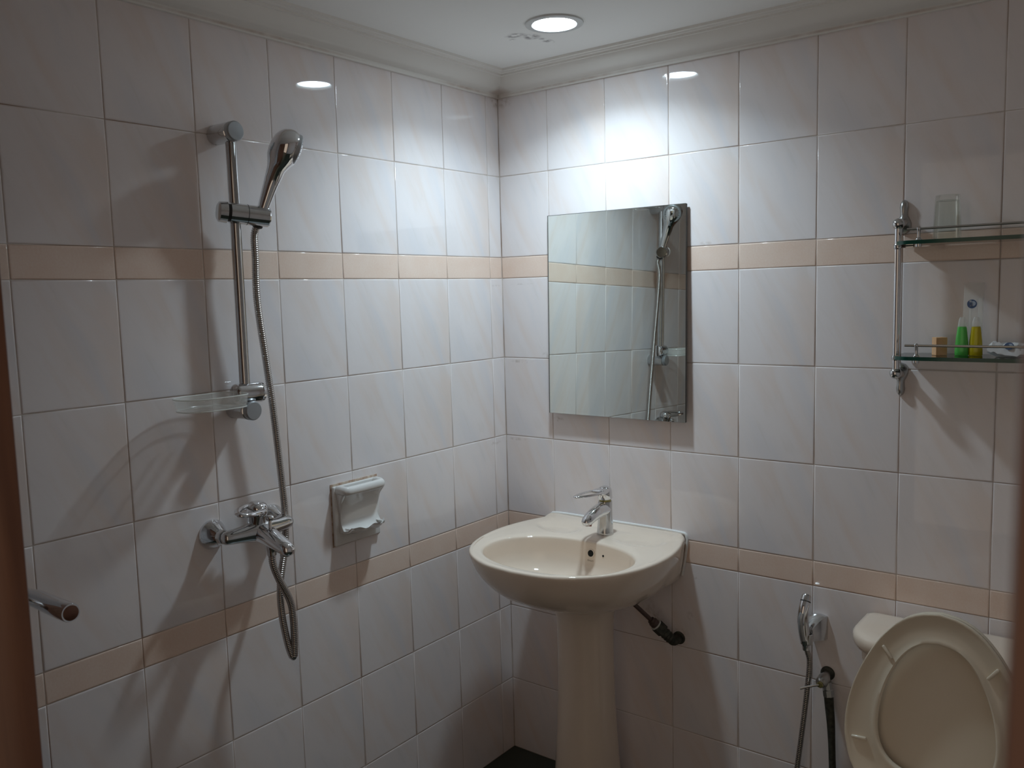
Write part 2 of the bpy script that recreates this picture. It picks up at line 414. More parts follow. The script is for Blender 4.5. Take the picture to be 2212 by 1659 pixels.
# ------------------------------------------------------------------ the setting
RX, FY, FO = 1.9832, -1.85, -1.97          # right wall, front wall room side, front wall outer side
H, HB, H0 = 0.249147, 0.065305, 0.239219   # tile height, border height, lowest row
ROWS = []                                   # (z0, z1, is_border)
z = 0.0
for k, hh in enumerate((H0, H, H, HB, H, H, H, HB, H, 0.2465)):
    ROWS.append((z, z + hh, hh == HB)); z += hh
JOINT, RECESS = 0.0016, 0.0014
_tm = {}
def tile_mesh(wd, ht, border):
    key = (round(wd, 4), round(ht, 4), border)
    if key in _tm: return _tm[key]
    bm = B(); a, c = wd / 2 - JOINT / 2, ht / 2 - JOINT / 2
    rs = []
    for off, dep in ((0.0, 0.006), (0.0, 0.0013), (0.0005, 0.0006), (0.0016, 0.0001), (0.0030, 0.0), (0.0045, 0.0)):
        rs.append([(-a + off, dep, -c + off), (a - off, dep, -c + off), (a - off, dep, c - off), (-a + off, dep, c - off)])
    rings(bm, rs)
    bmesh.ops.recalc_face_normals(bm, faces=bm.faces[:])
    for f in bm.faces: f.smooth = True
    for e in bm.edges:                      # keep the four corners crisp
        p = [v.co for v in e.verts]
        if abs(p[0].y - p[1].y) > 1e-6 and e.calc_length() < 0.006 and e.calc_face_angle(0) > 0.9: e.smooth = False
    me = bpy.data.meshes.new('border_tile' if border else 'tile'); bm.to_mesh(me); bm.free()
    me.materials.append(MATS['peach_border_tile' if border else 'marble_tile'])
    _tm[key] = me
    return me
def place_tiles(wall, cols, left):
    for z0, z1, border in ROWS:
        for c0, c1 in zip(cols[:-1], cols[1:]):
            me = tile_mesh(c1 - c0, z1 - z0, border)
            o = bpy.data.objects.new('border_tile' if border else 'wall_tile', me); COL.objects.link(o); o.parent = wall
            mid = (c0 + c1) / 2
            if left: o.location = (0, -mid, (z0 + z1) / 2); o.rotation_euler = (random.gauss(0, .0006), 0, PI / 2 + random.gauss(0, .0006))
            else: o.location = (mid, 0, (z0 + z1) / 2); o.rotation_euler = (random.gauss(0, .0006), 0, random.gauss(0, .0006))
bm = B(); box(bm, (-0.10, FO, -0.1), (-RECESS, RECESS + .1, CEIL + .1)); wl = tag(obj('wall_left', bm, 'grout', smooth=0), 'left tiled shower wall with two peach border rows', 'wall', kind='structure')
bm = B(); box(bm, (-RECESS, RECESS, -0.1), (RX + .1, RECESS + .1, CEIL + .1)); wb = tag(obj('wall_back', bm, 'grout', smooth=0), 'back tiled wall behind mirror, basin and toilet', 'wall', kind='structure')
lc = [0.0, 0.05922]
while lc[-1] + 0.2 < 1.84: lc.append(lc[-1] + 0.2)
lc.append(1.85)
place_tiles(wl, lc, True)
rc = [0.0, 0.18321]
while rc[-1] + 0.2 < RX + .01: rc.append(rc[-1] + 0.2)
place_tiles(wb, rc, False)
bm = B(); box(bm, (RX, FO, 0), (RX + .1, 0, CEIL)); tag(obj('wall_right', bm, 'far_wall_tile', smooth=0), 'tiled side wall beyond the toilet, right of the doorway', 'wall', kind='structure')
DX0, DX1, DZ = 0.785, 1.668, 2.02
bm = B()
box(bm, (-.0, FO, 0), (DX0 - .04, FY, CEIL)); box(bm, (DX1 + .04, FO, 0), (RX, FY, CEIL)); box(bm, (DX0 - .04, FO, DZ + .04), (DX1 + .04, FY, CEIL))
tag(obj('wall_front', bm, 'far_wall_tile', smooth=0), 'front wall holding the doorway the photo is taken through', 'wall', kind='structure')
bm = B(); box(bm, (-.1, -3.6, -.1), (RX + .1, .1, 0)); tag(obj('floor', bm, 'dark_green_floor_tile', smooth=0), 'dark green glossy tiled floor', 'floor', kind='structure')
bm = B()
hole = 36; hr = 0.0605
outer = [(-0.1, 0.1), (RX + .1, 0.1), (RX + .1, FO), (-0.1, FO)]
# ceiling slab with a round opening for the downlight
ang = [math.atan2(y - LIGHT[1], x - LIGHT[0]) for x, y in outer]
hv = [[bm.verts.new((LIGHT[0] + hr * math.cos(2 * PI * k / hole), LIGHT[1] + hr * math.sin(2 * PI * k / hole), zz)) for k in range(hole)] for zz in (CEIL, CEIL + .02)]
def sq(k):
    a = 2 * PI * k / hole; dx, dy = math.cos(a), math.sin(a); t = 1e9
    if dx > 1e-9: t = min(t, (RX + .1 - LIGHT[0]) / dx)
    if dx < -1e-9: t = min(t, (-.1 - LIGHT[0]) / dx)
    if dy > 1e-9: t = min(t, (.1 - LIGHT[1]) / dy)
    if dy < -1e-9: t = min(t, (FO - LIGHT[1]) / dy)
    return LIGHT[0] + dx * t, LIGHT[1] + dy * t
ov = [[bm.verts.new((*sq(k), zz)) for k in range(hole)] for zz in (CEIL, CEIL + .02)]
cv = {}
def cornerpt(k, zi):
    a, c = sq(k), sq((k + 1) % hole)
    if abs(a[0] - c[0]) < 1e-6 or abs(a[1] - c[1]) < 1e-6: return None
    key = (k, zi)
    if key not in cv:
        x = RX + .1 if max(a[0], c[0]) > RX + .09 else -.1
        y = .1 if max(a[1], c[1]) > .09 else FO
        cv[key] = bm.verts.new((x, y, CEIL + .02 * zi))
    return cv[key]
for zi in (0, 1):
    for k in range(hole):
        k2 = (k + 1) % hole; cp = cornerpt(k, zi)
        f = [hv[zi][k], hv[zi][k2], ov[zi][k2]] + ([cp] if cp else []) + [ov[zi][k]]
        bm.faces.new(f)
for k in range(hole): bm.faces.new((hv[0][k], hv[0][(k + 1) % hole], hv[1][(k + 1) % hole], hv[1][k]))
tag(obj('ceiling', bm, 'ceiling_paint', smooth=30), 'plain white painted ceiling with grey mould specks by lamp', 'ceiling', kind='structure')

# cornice: stepped cove running round the room
prof = [(0.0, 2.100), (0.009, 2.100), (0.0105, 2.106), (0.014, 2.110), (0.020, 2.112), (0.030, 2.1145), (0.041, 2.120), (0.052, 2.128), (0.061, 2.138), (0.0655, 2.1455),
        (0.072, 2.1455), (0.0735, 2.1505), (0.081, 2.1505), (0.084, 2.154), (0.092, 2.154), (0.094, 2.160), (0.0, 2.162)]
bm = B()
cs = [(0, 0, 1, -1), (RX, 0, -1, -1), (RX, FY, -1, 1), (0, FY, 1, 1)]
rs = [[(x + sx * d, y + sy * d, zz) for d, zz in prof] for x, y, sx, sy in cs]
rings(bm, rs, closed=True)
tag(obj('trim_1', bm, 'cornice_paint', smooth=28), 'white stepped plaster cornice between walls and ceiling', 'cornice', kind='structure')

# door frame and open door (jambs seen at both picture edges)
fr = thing('trim_2', (DX0, FO, 0), 'reddish brown wooden door frame standing at both picture edges', 'door frame', kind='structure')
for nm, lo, hi in (('jamb', (DX0 - .04, FO - .012, 0), (DX0, FY + .006, DZ)), ('jamb', (DX1, FO - .012, 0), (DX1 + .04, FY + .006, DZ)), ('head', (DX0 - .04, FO - .012, DZ), (DX1 + .04, FY + .006, DZ + .04))):
    bm = B(); box(bm, lo, hi, .003)
    if nm == 'jamb' and lo[0] > 1:
        for v in bm.verts: v.co.x += .009 * (v.co.z - 1.40)      # this jamb is slightly out of plumb
    obj(nm, bm, 'red_brown_wood', fr)
for nm, lo, hi in (('door_stop', (DX0, FO + .01, 0), (DX0 + .012, FO + .055, DZ)), ('casing', (DX0 - .10, FO - .014, 0), (DX0 - .03, FO, DZ + .05)), ('casing', (DX1 + .03, FO - .014, 0), (DX1 + .10, FO, DZ + .05))):
    bm = B(); box(bm, lo, hi, .003); obj(nm, bm, 'red_brown_wood', fr)
PHI = math.radians(16)
d1 = thing('door_1', (DX0 - .002, FY + .012, 0), 'brown wooden bathroom door swung open, its chrome lever by the left jamb', 'door', kind='structure')
hx, hy = DX0 - .004, FY + .012
dd = Vector((-math.cos(PHI), math.sin(PHI), 0)); dn = Vector((math.sin(PHI), math.cos(PHI), 0))
bm = B(); box(bm, (0, 0, 0.012), (.64, .04, 2.0), .002)
for v in bm.verts: v.co = Vector((hx, hy, 0)) + dd * v.co.x + dn * v.co.y + Vector((0, 0, v.co.z))
obj('leaf', bm, 'red_brown_wood', d1)
hb = Vector((0.193, -1.553, 1.020))
bm = B(); tube(bm, [hb + Vector((.139, .002, 0)), hb + Vector((.137, .002, 0)), hb + Vector((.10, 0, .001)), hb + Vector((.03, 0, .002)), hb + Vector((-.005, -.006, .002)), hb + Vector((-.02, -.024, .002)), hb + Vector((-.022, -.06, .002))],
               [.0145, .0155, .0155, .0145, .0135, .0125, .012], 24)
obj('door_lever', bm, 'chrome_clean', d1, label='chrome lever handle')
bm = B(); lathe(bm, hb + Vector((.1385, .002, 0)), (1, 0, 0), [(0, .0122), (.0012, .0122), (.002, .0110), (.002, 0)], 24); obj('lever_end_reflection', bm, 'brown_reflection', d1, label='painted brown reflection on lever end')  # thin brown disc added on the tip to paint in its reflection
bm = B(); lathe(bm, hb + Vector((-.0195, -.062, .002)), dn, [(0, .025), (.006, .025), (.008, .022)]); obj('handle_rose', bm, 'chrome_clean', d1)

# ------------------------------------------------------------------ downlight
lt = thing('downlight', (*LIGHT, CEIL), 'round recessed downlight glowing white in the ceiling', 'light')
L3 = (*LIGHT, CEIL)
bm = B(); lathe(bm, L3, (0, 0, -1), [(0.0, .0725), (.0035, .0715), (.0045, .069), (.0045, .0555), (.003, .054), (.0, .054)], 64, False, False); obj('trim_ring', bm, 'lamp_ring_paint', lt)
bm = B(); lathe(bm, (LIGHT[0], LIGHT[1], CEIL - .003), (0, 0, 1), [(0, .0540), (.004, .0530), (.020, .0515), (.034, .0505), (.036, .0505)], 64, False, False); obj('reflector', bm, 'chrome_dull', lt)
bm = B(); lathe(bm, (LIGHT[0], LIGHT[1], CEIL + .003), (0, 0, 1), [(-.004, .0001), (-.0035, .02), (-.002, .04), (.0, .0485), (.012, .0485)], 48, True, True); obj('lamp_lens', bm, 'lamp_glow', lt)

ld = bpy.data.lights.new('lamp_beam', 'AREA'); ld.shape = 'DISK'; ld.size = .094; ld.energy = BEAM_W; ld.color = LAMP_COLOR[:3]; ld.spread = math.radians(BEAM_SPREAD)
lo_ = bpy.data.objects.new('lamp_beam', ld); COL.objects.link(lo_); lo_.parent = lt; lo_.location = (0, 0, -.0022)
# ------------------------------------------------------------------ shower rail
RXX, RYY = 0.048, -1.006
sr = thing('shower_rail', (0, RYY, 1.26), 'chrome shower riser rail screwed to the left wall', 'shower rail')
bm = B(); tube(bm, [(RXX, RYY, 1.272), (RXX, RYY, 1.86)], .0118, 24); obj('rail', bm, 'chrome', sr)
bm = B(); box(bm, (RXX + .0085, RYY - .0035, 1.275), (RXX + .0132, RYY - .0005, 1.845), .0004); obj('rail_ridge', bm, 'chrome_dull', sr)
for zz, yy in ((1.864, -1.012), (1.258, -1.006)):
    bm = B(); lathe(bm, (0, yy, zz), (1, 0, 0), [(0, .0205), (.003, .0215), (.062, .0215), (.0635, .0195), (.0655, .0195)]); br_ = obj('wall_bracket', bm, 'chrome', sr)
    bm = B(); lathe(bm, (.0655, yy, zz), (1, 0, 0), [(0, .0215), (.009, .0215), (.012, .019), (.0125, .0)], 32); obj('end_cap', bm, 'cap_grey', br_, label='grey end cap')
# slider (holds the hand shower)
sa, sb_ = Vector((.043, -1.046, 1.6945)), Vector((.082, -.942, 1.6845))
ax = (sb_ - sa).normalized(); ln = (sb_ - sa).length
bm = B(); lathe(bm, sa + ax * .026, ax, [(0, .0222), (ln - .026 - .003, .0222), (ln - .026, .0200), (ln - .026, 0.0)]); sl = obj('slider', bm, 'chrome', sr)
bm = B(); lathe(bm, sa + ax * .019, ax, [(0, .0192), (.008, .0192)]); obj('slider_washer', bm, 'dark_rubber', sl)
bm = B(); lathe(bm, sa, ax, [(0, .0), (0.0, .0175), (.003, .0222), (.019, .0235), (.0195, .021)]); obj('slider_knob', bm, 'chrome', sl)
bm = B(); lathe(bm, sa + ax * .062, ax, [(0, .0225), (.0012, .0225)], cap0=False, cap1=False); obj('slider_seam', bm, 'dark_rubber', sl)
# clear soap tray clamped to the foot of the rail
ca, cb_ = Vector((RXX, -1.036, 1.2965)), Vector((RXX + .004, -.965, 1.2955)); axc = (cb_ - ca).normalized()
bm = B(); lathe(bm, ca, axc, [(0, .017), (.004, .0220), (.008, .0232), (.060, .0232), (.061, .0217), (.063, .0217), (.064, .0228), (.070, .0220), (.0715, .0195), (.0715, 0)]); obj('tray_clamp', bm, 'chrome_clean', sr)
def tray_ring(s, zz, grow=0.0):
    out = []
    for k in range(48):
        a = 2 * PI * k / 48
        cx, cy = math.cos(a), math.sin(a)
        n = 2.6
        ex = math.copysign(abs(cx) ** (2 / n), cx); ey = math.copysign(abs(cy) ** (2 / n), cy)
        y = ey * (.082 * s + grow); x = ex * (.048 * s + grow)
        if y > .052: y = .052 + (y - .052) * .6
        out.append((.074 + x, -1.105 + y, zz))
    return out
bm = B()
rings(bm, [tray_ring(.90, 1.274), tray_ring(.97, 1.277), tray_ring(1.0, 1.286), tray_ring(1.03, 1.301), tray_ring(1.03, 1.302, -.003), tray_ring(1.0, 1.287, -.003), tray_ring(.95, 1.2795, -.003), tray_ring(.88, 1.277, -.002)])
tr = obj('soap_tray', bm, 'acrylic', sr, label='clear acrylic soap tray')
for sc_, zz in ((1.03, 1.3015), (.955, 1.2755)):
    bm = B(); tube(bm, tray_ring(sc_, zz), .0014, 8, closed=True); obj('tray_rim', bm, 'acrylic_edge', tr)
for yy in (-1.085, -1.115):
    bm = B(); box(bm, (.045, yy - .006, 1.277), (.10, yy + .006, 1.2805), .001); obj('tray_rib', bm, 'acrylic', tr)

# ------------------------------------------------------------------ hand shower + hose
hc = Vector((.135, -.928, 1.836)); so = Vector((.0735, -.957, 1.690))
hs = thing('hand_shower', so, 'chrome hand shower with round head resting in the rail slider', 'shower head')
hd = (hc - so).normalized(); nf = Vector((.38, .84, -.36)); nf = (nf - hd * nf.dot(hd)).normalized()
side = hd.cross(nf)
# continuous handle + bulb: rings along handle, swelling into the head
bm = B(); rs = []
base = so - hd * .022
L_ = (hc - base).length
for t, r, sh, fl in ((0, .0095, 0, 1), (.012, .0105, 0, 1), (.03, .0118, 0, 1), (.06, .0138, -.001, 1), (.09, .0160, -.002, 1), (L_ - .054, .0205, -.002, 1), (L_ - .042, .0258, -.001, 1), (L_ - .030, .0315, .000, 1),
                     (L_ - .015, .0365, .001, .92), (L_, .0382, .002, .88), (L_ + .013, .0365, .003, .86), (L_ + .024, .0305, .004, .86), (L_ + .032, .0210, .004, .86), (L_ + .0370, .0095, .005, .86), (L_ + .0380, .001, .005, .86)):
    c = base + hd * t + nf * sh
    rs.append([c + (side * math.cos(2 * PI * k / 32) + nf * math.sin(2 * PI * k / 32) * fl) * r for k in range(32)])
rings(bm, rs)
obj('handle_and_head', bm, 'chrome_clean', hs)
bm = B(); lathe(bm, hc + nf * .012 - hd * .001, nf, [(0, .0340), (.008, .0352), (.0135, .0345), (.0155, .0325), (.016, .030), (.0155, .0)], 40); fp = obj('spray_face', bm, 'cap_grey', hs)
for ring_r, cnt in ((.009, 6), (.018, 12), (.026, 18)):
    bm = B()
    for k in range(cnt):
        a = 2 * PI * k / cnt
        lathe(bm, hc + nf * .0275 - hd * .001 + (side * math.cos(a) + hd * math.sin(a)) * ring_r, nf, [(0, .0013), (.0022, .001)], 6)
    o = obj('nozzle_ring', bm, 'dark_rubber', fp); o['kind'] = 'stuff'
bm = B(); lathe(bm, so - hd * .030, hd, [(0, .0095), (.002, .0125), (.022, .0138), (.024, .012)]); obj('cone_nut', bm, 'dark_rubber', hs)
hp = [so - hd * .025, so - hd * .045 + Vector((-.002, .002, -.004)), Vector((.060, -.968, 1.600)), Vector((.055, -.966, 1.500)), Vector((.052, -.949, 1.364)), Vector((.050, -.936, 1.257)), Vector((.047, -.925, 1.148)), Vector((.045, -.917, 1.060)), Vector((.045, -.914, 1.000)),
      Vector((.055, -.926, .930)), Vector((.075, -.960, .853)), Vector((.08, -.965, .786)), Vector((.080, -.955, .716)), Vector((.080, -.9445, .676)), Vector((.082, -.9405, .668)), Vector((.085, -.9390, .677)), Vector((.090, -.941, .720)), Vector((.093, -.944, .770)), Vector((.097, -.953, .812)), Vector((.108, -.988, .874)), Vector((.113, -1.0055, .915)), Vector((.113, -1.007, .946))]
sh_ = thing('shower_hose', hp[13], 'ribbed metal shower hose hanging in a loop below the mixer', 'hose')
path = catmull(hp, .00115)
bm = B(); tube(bm, path, lambda i, s: .0080 + .00075 * math.sin(2 * PI * s / .0046), 10); obj('hose_sleeve', bm, 'hose_metal', sh_, smooth=80)
bm = B(); lathe(bm, (.113, -1.007, .934), (0, 0, 1), [(0, .0085), (.002, .0105), (.016, .0115), (.017, .009)]); obj('hose_nut', bm, 'chrome', sh_)

# ------------------------------------------------------------------ shower mixer
F1, F2, MZ = -1.081, -.920, .984
mxr = thing('shower_mixer', (0, -1.006, MZ), 'chrome wall shower mixer with loop lever and bath spout', 'tap')
for yy in (F1, F2):
    bm = B(); lathe(bm, (0, yy, MZ), (1, 0, 0), [(0, .0335), (.003, .0340), (.0065, .0325), (.030, .0175), (.033, .0150)]); fl = obj('wall_flange', bm, 'chrome_clean', mxr)
    bm = B(); lathe(bm, (.031, yy, MZ), (1, 0, 0), [(0, .0135), (.004, .0135), (.005, .0165), (.016, .0165), (.018, .015)], 8); obj('union_nut', bm, 'chrome', fl)
bm = B()
rs = []
for y, x, zz, r in ((F1 - .014, .058, MZ, .004), (F1 - .012, .058, MZ, .010), (F1 - .006, .058, MZ, .0145), (F1 + .010, .060, MZ, .0168), (F1 + .035, .063, MZ, .0188), (-1.025, .066, MZ + .001, .0230), (-1.006, .067, MZ + .002, .0265), (-.985, .066, MZ + .001, .0225), (-.955, .063, MZ, .0180), (F2 - .010, .060, MZ, .0160), (F2 + .006, .058, MZ, .0145), (F2 + .012, .058, MZ, .010), (F2 + .014, .058, MZ, .004)):
    rs.append([(x + r * math.cos(2 * PI * k / 28), y, zz + r * math.sin(2 * PI * k / 28)) for k in range(28)])
rings(bm, rs); obj('mixer_body', bm, 'chrome', mxr, smooth=50)
# throat rising to the cartridge
bm = B(); tx = Vector((.22, -.02, 1)).normalized()
lathe(bm, (.060, -1.008, MZ - .004), tx, [(0, .026), (.012, .0245), (.022, .0215), (.033, .0208), (.042, .0222), (.047, .0225), (.048, .021)]); obj('cartridge_neck', bm, 'chrome', mxr, smooth=50)
top = Vector((.060, -1.008, MZ - .004)) + tx * .049
bm = B(); lathe(bm, top, tx, [(0, .0225), (.003, .0238), (.014, .0225), (.021, .018), (.0245, .010), (.0255, .001)]); lv = obj('lever_hub', bm, 'chrome_clean', mxr, smooth=50)
def loop_lever(c, direction, up, length, width, r, hubr):
    """closed teardrop loop of metal starting at the hub"""
    d = Vector(direction).normalized(); u = Vector(up).normalized(); s = d.cross(u).normalized()
    pts = []
    n = 56
    for k in range(n):
        a = 2 * PI * k / n
        v = .5 - .5 * math.cos(a)                     # 0 at hub, 1 at tip
        wdt = math.sin(a) * (width * (1 - .30 * v))
        pts.append(Vector(c) + d * (v * length - hubr * .3) + s * wdt + u * (.004 * v))
    return pts, u
pts, u_ = loop_lever(top + tx * .012, (.42, -.86, -.02), tx, .084, .0255, .0045, .02)
bm = B(); tube(bm, pts, .0056, 12, closed=True, flat=(.9, 1.25), up=u_); obj('lever_loop', bm, 'chrome_clean', mxr)
# spout reaching out from the wall, diverter knob on top
sp0 = Vector((.060, -1.006, MZ - .002))
bm = B(); rs = []
for x, zz, rx, rz in ((.062, MZ - .002, .024, .023), (.085, MZ - .004, .0240, .0215), (.110, MZ - .010, .0225, .0195), (.135, MZ - .018, .0205, .0175), (.155, MZ - .024, .0190, .0160), (.168, MZ - .0285, .0165, .0140), (.176, MZ - .031, .0120, .0100), (.179, MZ - .032, .003, .003)):
    rs.append([(x + .25 * rz * math.sin(2 * PI * k / 28), -1.004 + rx * math.cos(2 * PI * k / 28), zz + rz * math.sin(2 * PI * k / 28)) for k in range(28)])
rings(bm, rs); sp = obj('bath_spout', bm, 'chrome_clean', mxr, smooth=60)
bm = B(); lathe(bm, (.158, -1.004, MZ - .030), (-.1, 0, -1), [(0, .0118), (.012, .0118), (.0135, .010), (.0135, .0)]); obj('aerator', bm, 'chrome_dull', sp)
bm = B(); lathe(bm, (.113, -1.007, MZ - .018), (0, 0, -1), [(0, .0135), (.014, .0135), (.017, .0120), (.022, .0115)]); obj('hose_outlet', bm, 'chrome', mxr)
bm = B(); lathe(bm, (.105, -1.002, MZ + .004), (.05, 0, 1), [(0, .0035), (.024, .0035), (.025, .0075), (.028, .0088), (.033, .0085), (.0355, .006), (.036, 0)]); obj('diverter_knob', bm, 'chrome_clean', mxr)

# ------------------------------------------------------------------ ceramic soap dish on the left wall
Y0, Y1, Z0, Z1 = -.735, -.577, .868, 1.024
sd = thing('soap_dish', (0, -.656, Z0), 'white ceramic soap dish with grip bar set into left wall', 'soap dish')
bm = B(); box(bm, (-.001, Y0 - .0015, Z0 - .003), (.0015, Y1 + .003, Z1 + .005), .0004); obj('sealant_bed', bm, 'rust_sealant', sd, label='rust stained sealant')
bm = B(); box(bm, (.0012, Y0, Z0), (.011, Y1, Z1), .004, 3); obj('back_plate', bm, 'white_ceramic', sd)
# grip bar with slot: roll across the front, end arms back to the plate
def dish_bar():
    bm = B(); rs = []
    yc = (Y0 + Y1) / 2; hw = (Y1 - Y0) / 2 - .003
    pts = [(.006, yc - hw + .012, Z1 - .012), (.022, yc - hw + .012, Z1 - .010), (.034, yc - hw + .013, Z1 - .011), (.040, yc - hw + .022, Z1 - .012), (.041, yc, Z1 - .012), (.040, yc + hw - .022, Z1 - .012), (.034, yc + hw - .013, Z1 - .011), (.022, yc + hw - .012, Z1 - .010), (.006, yc + hw - .012, Z1 - .012)]
    tube(bm, catmull(pts, .004), .0125, 16, flat=(1.0, .85), up=(0, 0, 1))
    return bm
obj('grip_bar', dish_bar(), 'white_ceramic', sd, smooth=60)
# sheet that hangs from the bar, curves back to the plate and out again into the tray
bm = B(); rs = []
yc = (Y0 + Y1) / 2
prof = [(.047, Z1 - .020, .0715), (.036, Z1 - .034, .0695), (.0255, Z1 - .052, .0670), (.0205, Z1 - .072, .0650), (.0195, Z1 - .092, .0640), (.0215, Z1 - .106, .0645), (.028, Z1 - .117, .0655), (.038, Z1 - .122, .0650), (.050, Z1 - .119, .062), (.0585, Z1 - .110, .058)]
nx = 24
fr_, bk_ = [], []
for x, zz, hw in prof:
    r1, r2 = [], []
    for k in range(nx + 1):
        t = -1 + 2 * k / nx
        edge = abs(t) ** 6
        sc = .0035 * math.sin(t * 2.2 * PI) if zz < Z1 - .105 and x > .045 else 0
        r1.append(Vector((x - .010 * edge * (1 if x > .03 else .3) + 0, yc + t * hw, zz + .006 * edge * (1 if zz < Z1 - .1 else 0) + sc)))
    fr_.append(r1)
for r in fr_: bk_.append([Vector((max(p.x - .0075, .004), p.y, p.z - (.006 if p.z < Z1 - .10 else 0))) for p in r])
rs = [a + b_[::-1] for a, b_ in zip(fr_, bk_)]
rings(bm, rs); obj('dish_tray', bm, 'white_ceramic', sd, smooth=70)
for s in (-1, 1):                 # cheeks joining sheet and plate
    bm = B(); rs = []
    for x, zz, hw in prof:
        y = yc + s * (hw - .004)
        rs.append([(.006, y - .004, zz), (.006, y + .004, zz), (max(x - .006, .012), y + .003, zz), (max(x - .006, .012), y - .003, zz)])
    rings(bm, rs); obj('dish_cheek', bm, 'white_ceramic', sd, smooth=50)

# ------------------------------------------------------------------ mirror
mi = thing('mirror', (.40, -.015, 1.135), 'frameless rectangular mirror hung on the back wall above basin', 'mirror')
MX0, MX1, MZ0, MZ1 = .1875, .6405, 1.138, 1.731
TH = math.radians(-1.10)
mc = Vector(((MX0 + MX1) / 2, -.0165, (MZ0 + MZ1) / 2)); hwm, hhm = (MX1 - MX0) / 2, (MZ1 - MZ0) / 2
mr_ = Matrix.Rotation(TH, 4, 'X')         # foot of the mirror hangs forward
def mirror_part(name, lo, hi, mat, bev=0.0):
    bm = B(); box(bm, lo, hi, bev)
    for v in bm.verts: v.co = (mr_ @ v.co) + mc
    return obj(name, bm, mat, mi, smooth=0)
mirror_part('backing', (-hwm + .001, .0007, -hhm + .001), (hwm + .0005, .0045, hhm - .001), 'mirror_edge')
bm = B(); box(bm, (-hwm, -.0018, -hhm), (hwm, .0006, hhm), .0005, 1)
for f in bm.faces: f.material_index = 1
for f in bm.faces:
    if f.normal.y < -.9: f.material_index = 0
for v in bm.verts: v.co = (mr_ @ v.co) + mc
obj('glass', bm, ['mirror_silver', 'mirror_edge'], mi, smooth=0)
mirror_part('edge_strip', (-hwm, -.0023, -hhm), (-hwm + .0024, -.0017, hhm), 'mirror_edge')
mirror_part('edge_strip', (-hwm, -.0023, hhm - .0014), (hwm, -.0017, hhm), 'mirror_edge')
for xx in (-.15, .15):
    for zz in (-.24, .24):
        p = (mr_ @ Vector((xx, .0045, zz))) + mc
        bm = B(); lathe(bm, p, (0, 1, 0), [(0, .012), (-p.y, .012)]); obj('mounting_pad', bm, 'dark_rubber', mi)

# ------------------------------------------------------------------ wash basin
BX = .400
wbn = thing('wash_basin', (BX, -.2, .62), 'cream ceramic oval wash basin with overflow hole under the mirror', 'basin')
half = [(0, -.001), (.10, -.001), (.19, -.001), (.222, -.003), (.233, -.014), (.241, -.04), (.258, -.09), (.270, -.145), (.2755, -.20), (.273, -.26), (.261, -.325), (.237, -.385), (.200, -.435), (.150, -.474), (.085, -.502), (0, -.512)]
OUT = mirrored(half, 73)
NB = len(OUT)
bcx, bcy, ba, bb = 0.008, -.318, .216, .154
INN = []
for x, y in OUT:
    a = math.atan2((y - bcy) / bb, (x - bcx) / ba)
    n = 2.15
    c, s = math.cos(a), math.sin(a)
    k = (abs(c) ** n + abs(s) ** n) ** (-1 / n)
    INN.append((bcx + ba * c * k, bcy + bb * s * k))
def ledge_z(x, y):
    z_ = .8125
    z_ += .010 * sstep(-.030, -.006, y)                                 # raised lip along the wall
    for sx in (-1, 1):
        d = math.hypot((x - sx * .135) / .080, (y + .098) / .046)
        z_ -= .0095 * (1 - sstep(.55, 1.0, d))                           # soap recesses
    return z_
bm = B(); rs = []
for sx, sy, zz in ((.34, .43, .642), (.43, .49, .6445), (.53, .57, .651), (.63, .665, .662), (.73, .765, .678), (.81, .845, .697), (.872, .902, .719), (.925, .948, .745), (.962, .977, .769), (.987, .992, .790), (.998, .999, .801), (1, 1, .8065)):
    wf = .6 * sstep(.66, .70, zz)
    rs.append([(BX + x * (sx + (1 - sx) * wf * sstep(-.16, -.01, y)), min(y * sy, -.0005), zz) for x, y in OUT])
for d, dz in ((.0010, .0095), (.003, .0117), (.007, .0128), (.014, .0130)):
    r = []
    for (x, y), (ix, iy) in zip(OUT, INN):
        l = math.hypot(ix - x, iy - y); t = min(d, l * .3 * d / .014) / l
        r.append((BX + x + (ix - x) * t, min(y + (iy - y) * t, -.0005), .8005 + dz + (ledge_z(x, y) - .8125) * min(1, d / .01) * (1 if y > -.04 else 0)))
    rs.append(r)
for t in (.24, .32, .40, .48, .56, .64, .72, .80, .88, .94, .975):
    r = []
    for (x, y), (ix, iy) in zip(OUT, INN):
        px, py = x + (ix - x) * t, y + (iy - y) * t
        zz = ledge_z(px, py) - .003 * sstep(.2, 1, t) - .0035 * sstep(.85, 1.0, t)
        r.append((BX + px, py, zz))
    rs.append(r)
for s, zz in ((1.0, .8035), (.994, .799), (.985, .788), (.970, .766), (.940, .743), (.870, .725), (.76, .7095), (.60, .698), (.40, .691), (.20, .688), (.10, .687)):
    rs.append([(BX + bcx + (x - bcx) * s, bcy + .015 * (1 - s) + (y - bcy) * s, zz) for x, y in INN])
rings(bm, rs)
obj('basin_body', bm, 'cream_ceramic', wbn, smooth=75)
bm = B(); tube(bm, catmull([(BX - .232, -.003, .812), (BX - .20, -.002, .8225), (BX, -.002, .823), (BX + .20, -.002, .8225), (BX + .232, -.003, .812), (BX + .229, -.004, .76), (BX + .218, -.003, .70)], .006), .0042, 10); obj('sealant_bead', bm, 'sealant', wbn, label='white sealant along the wall')
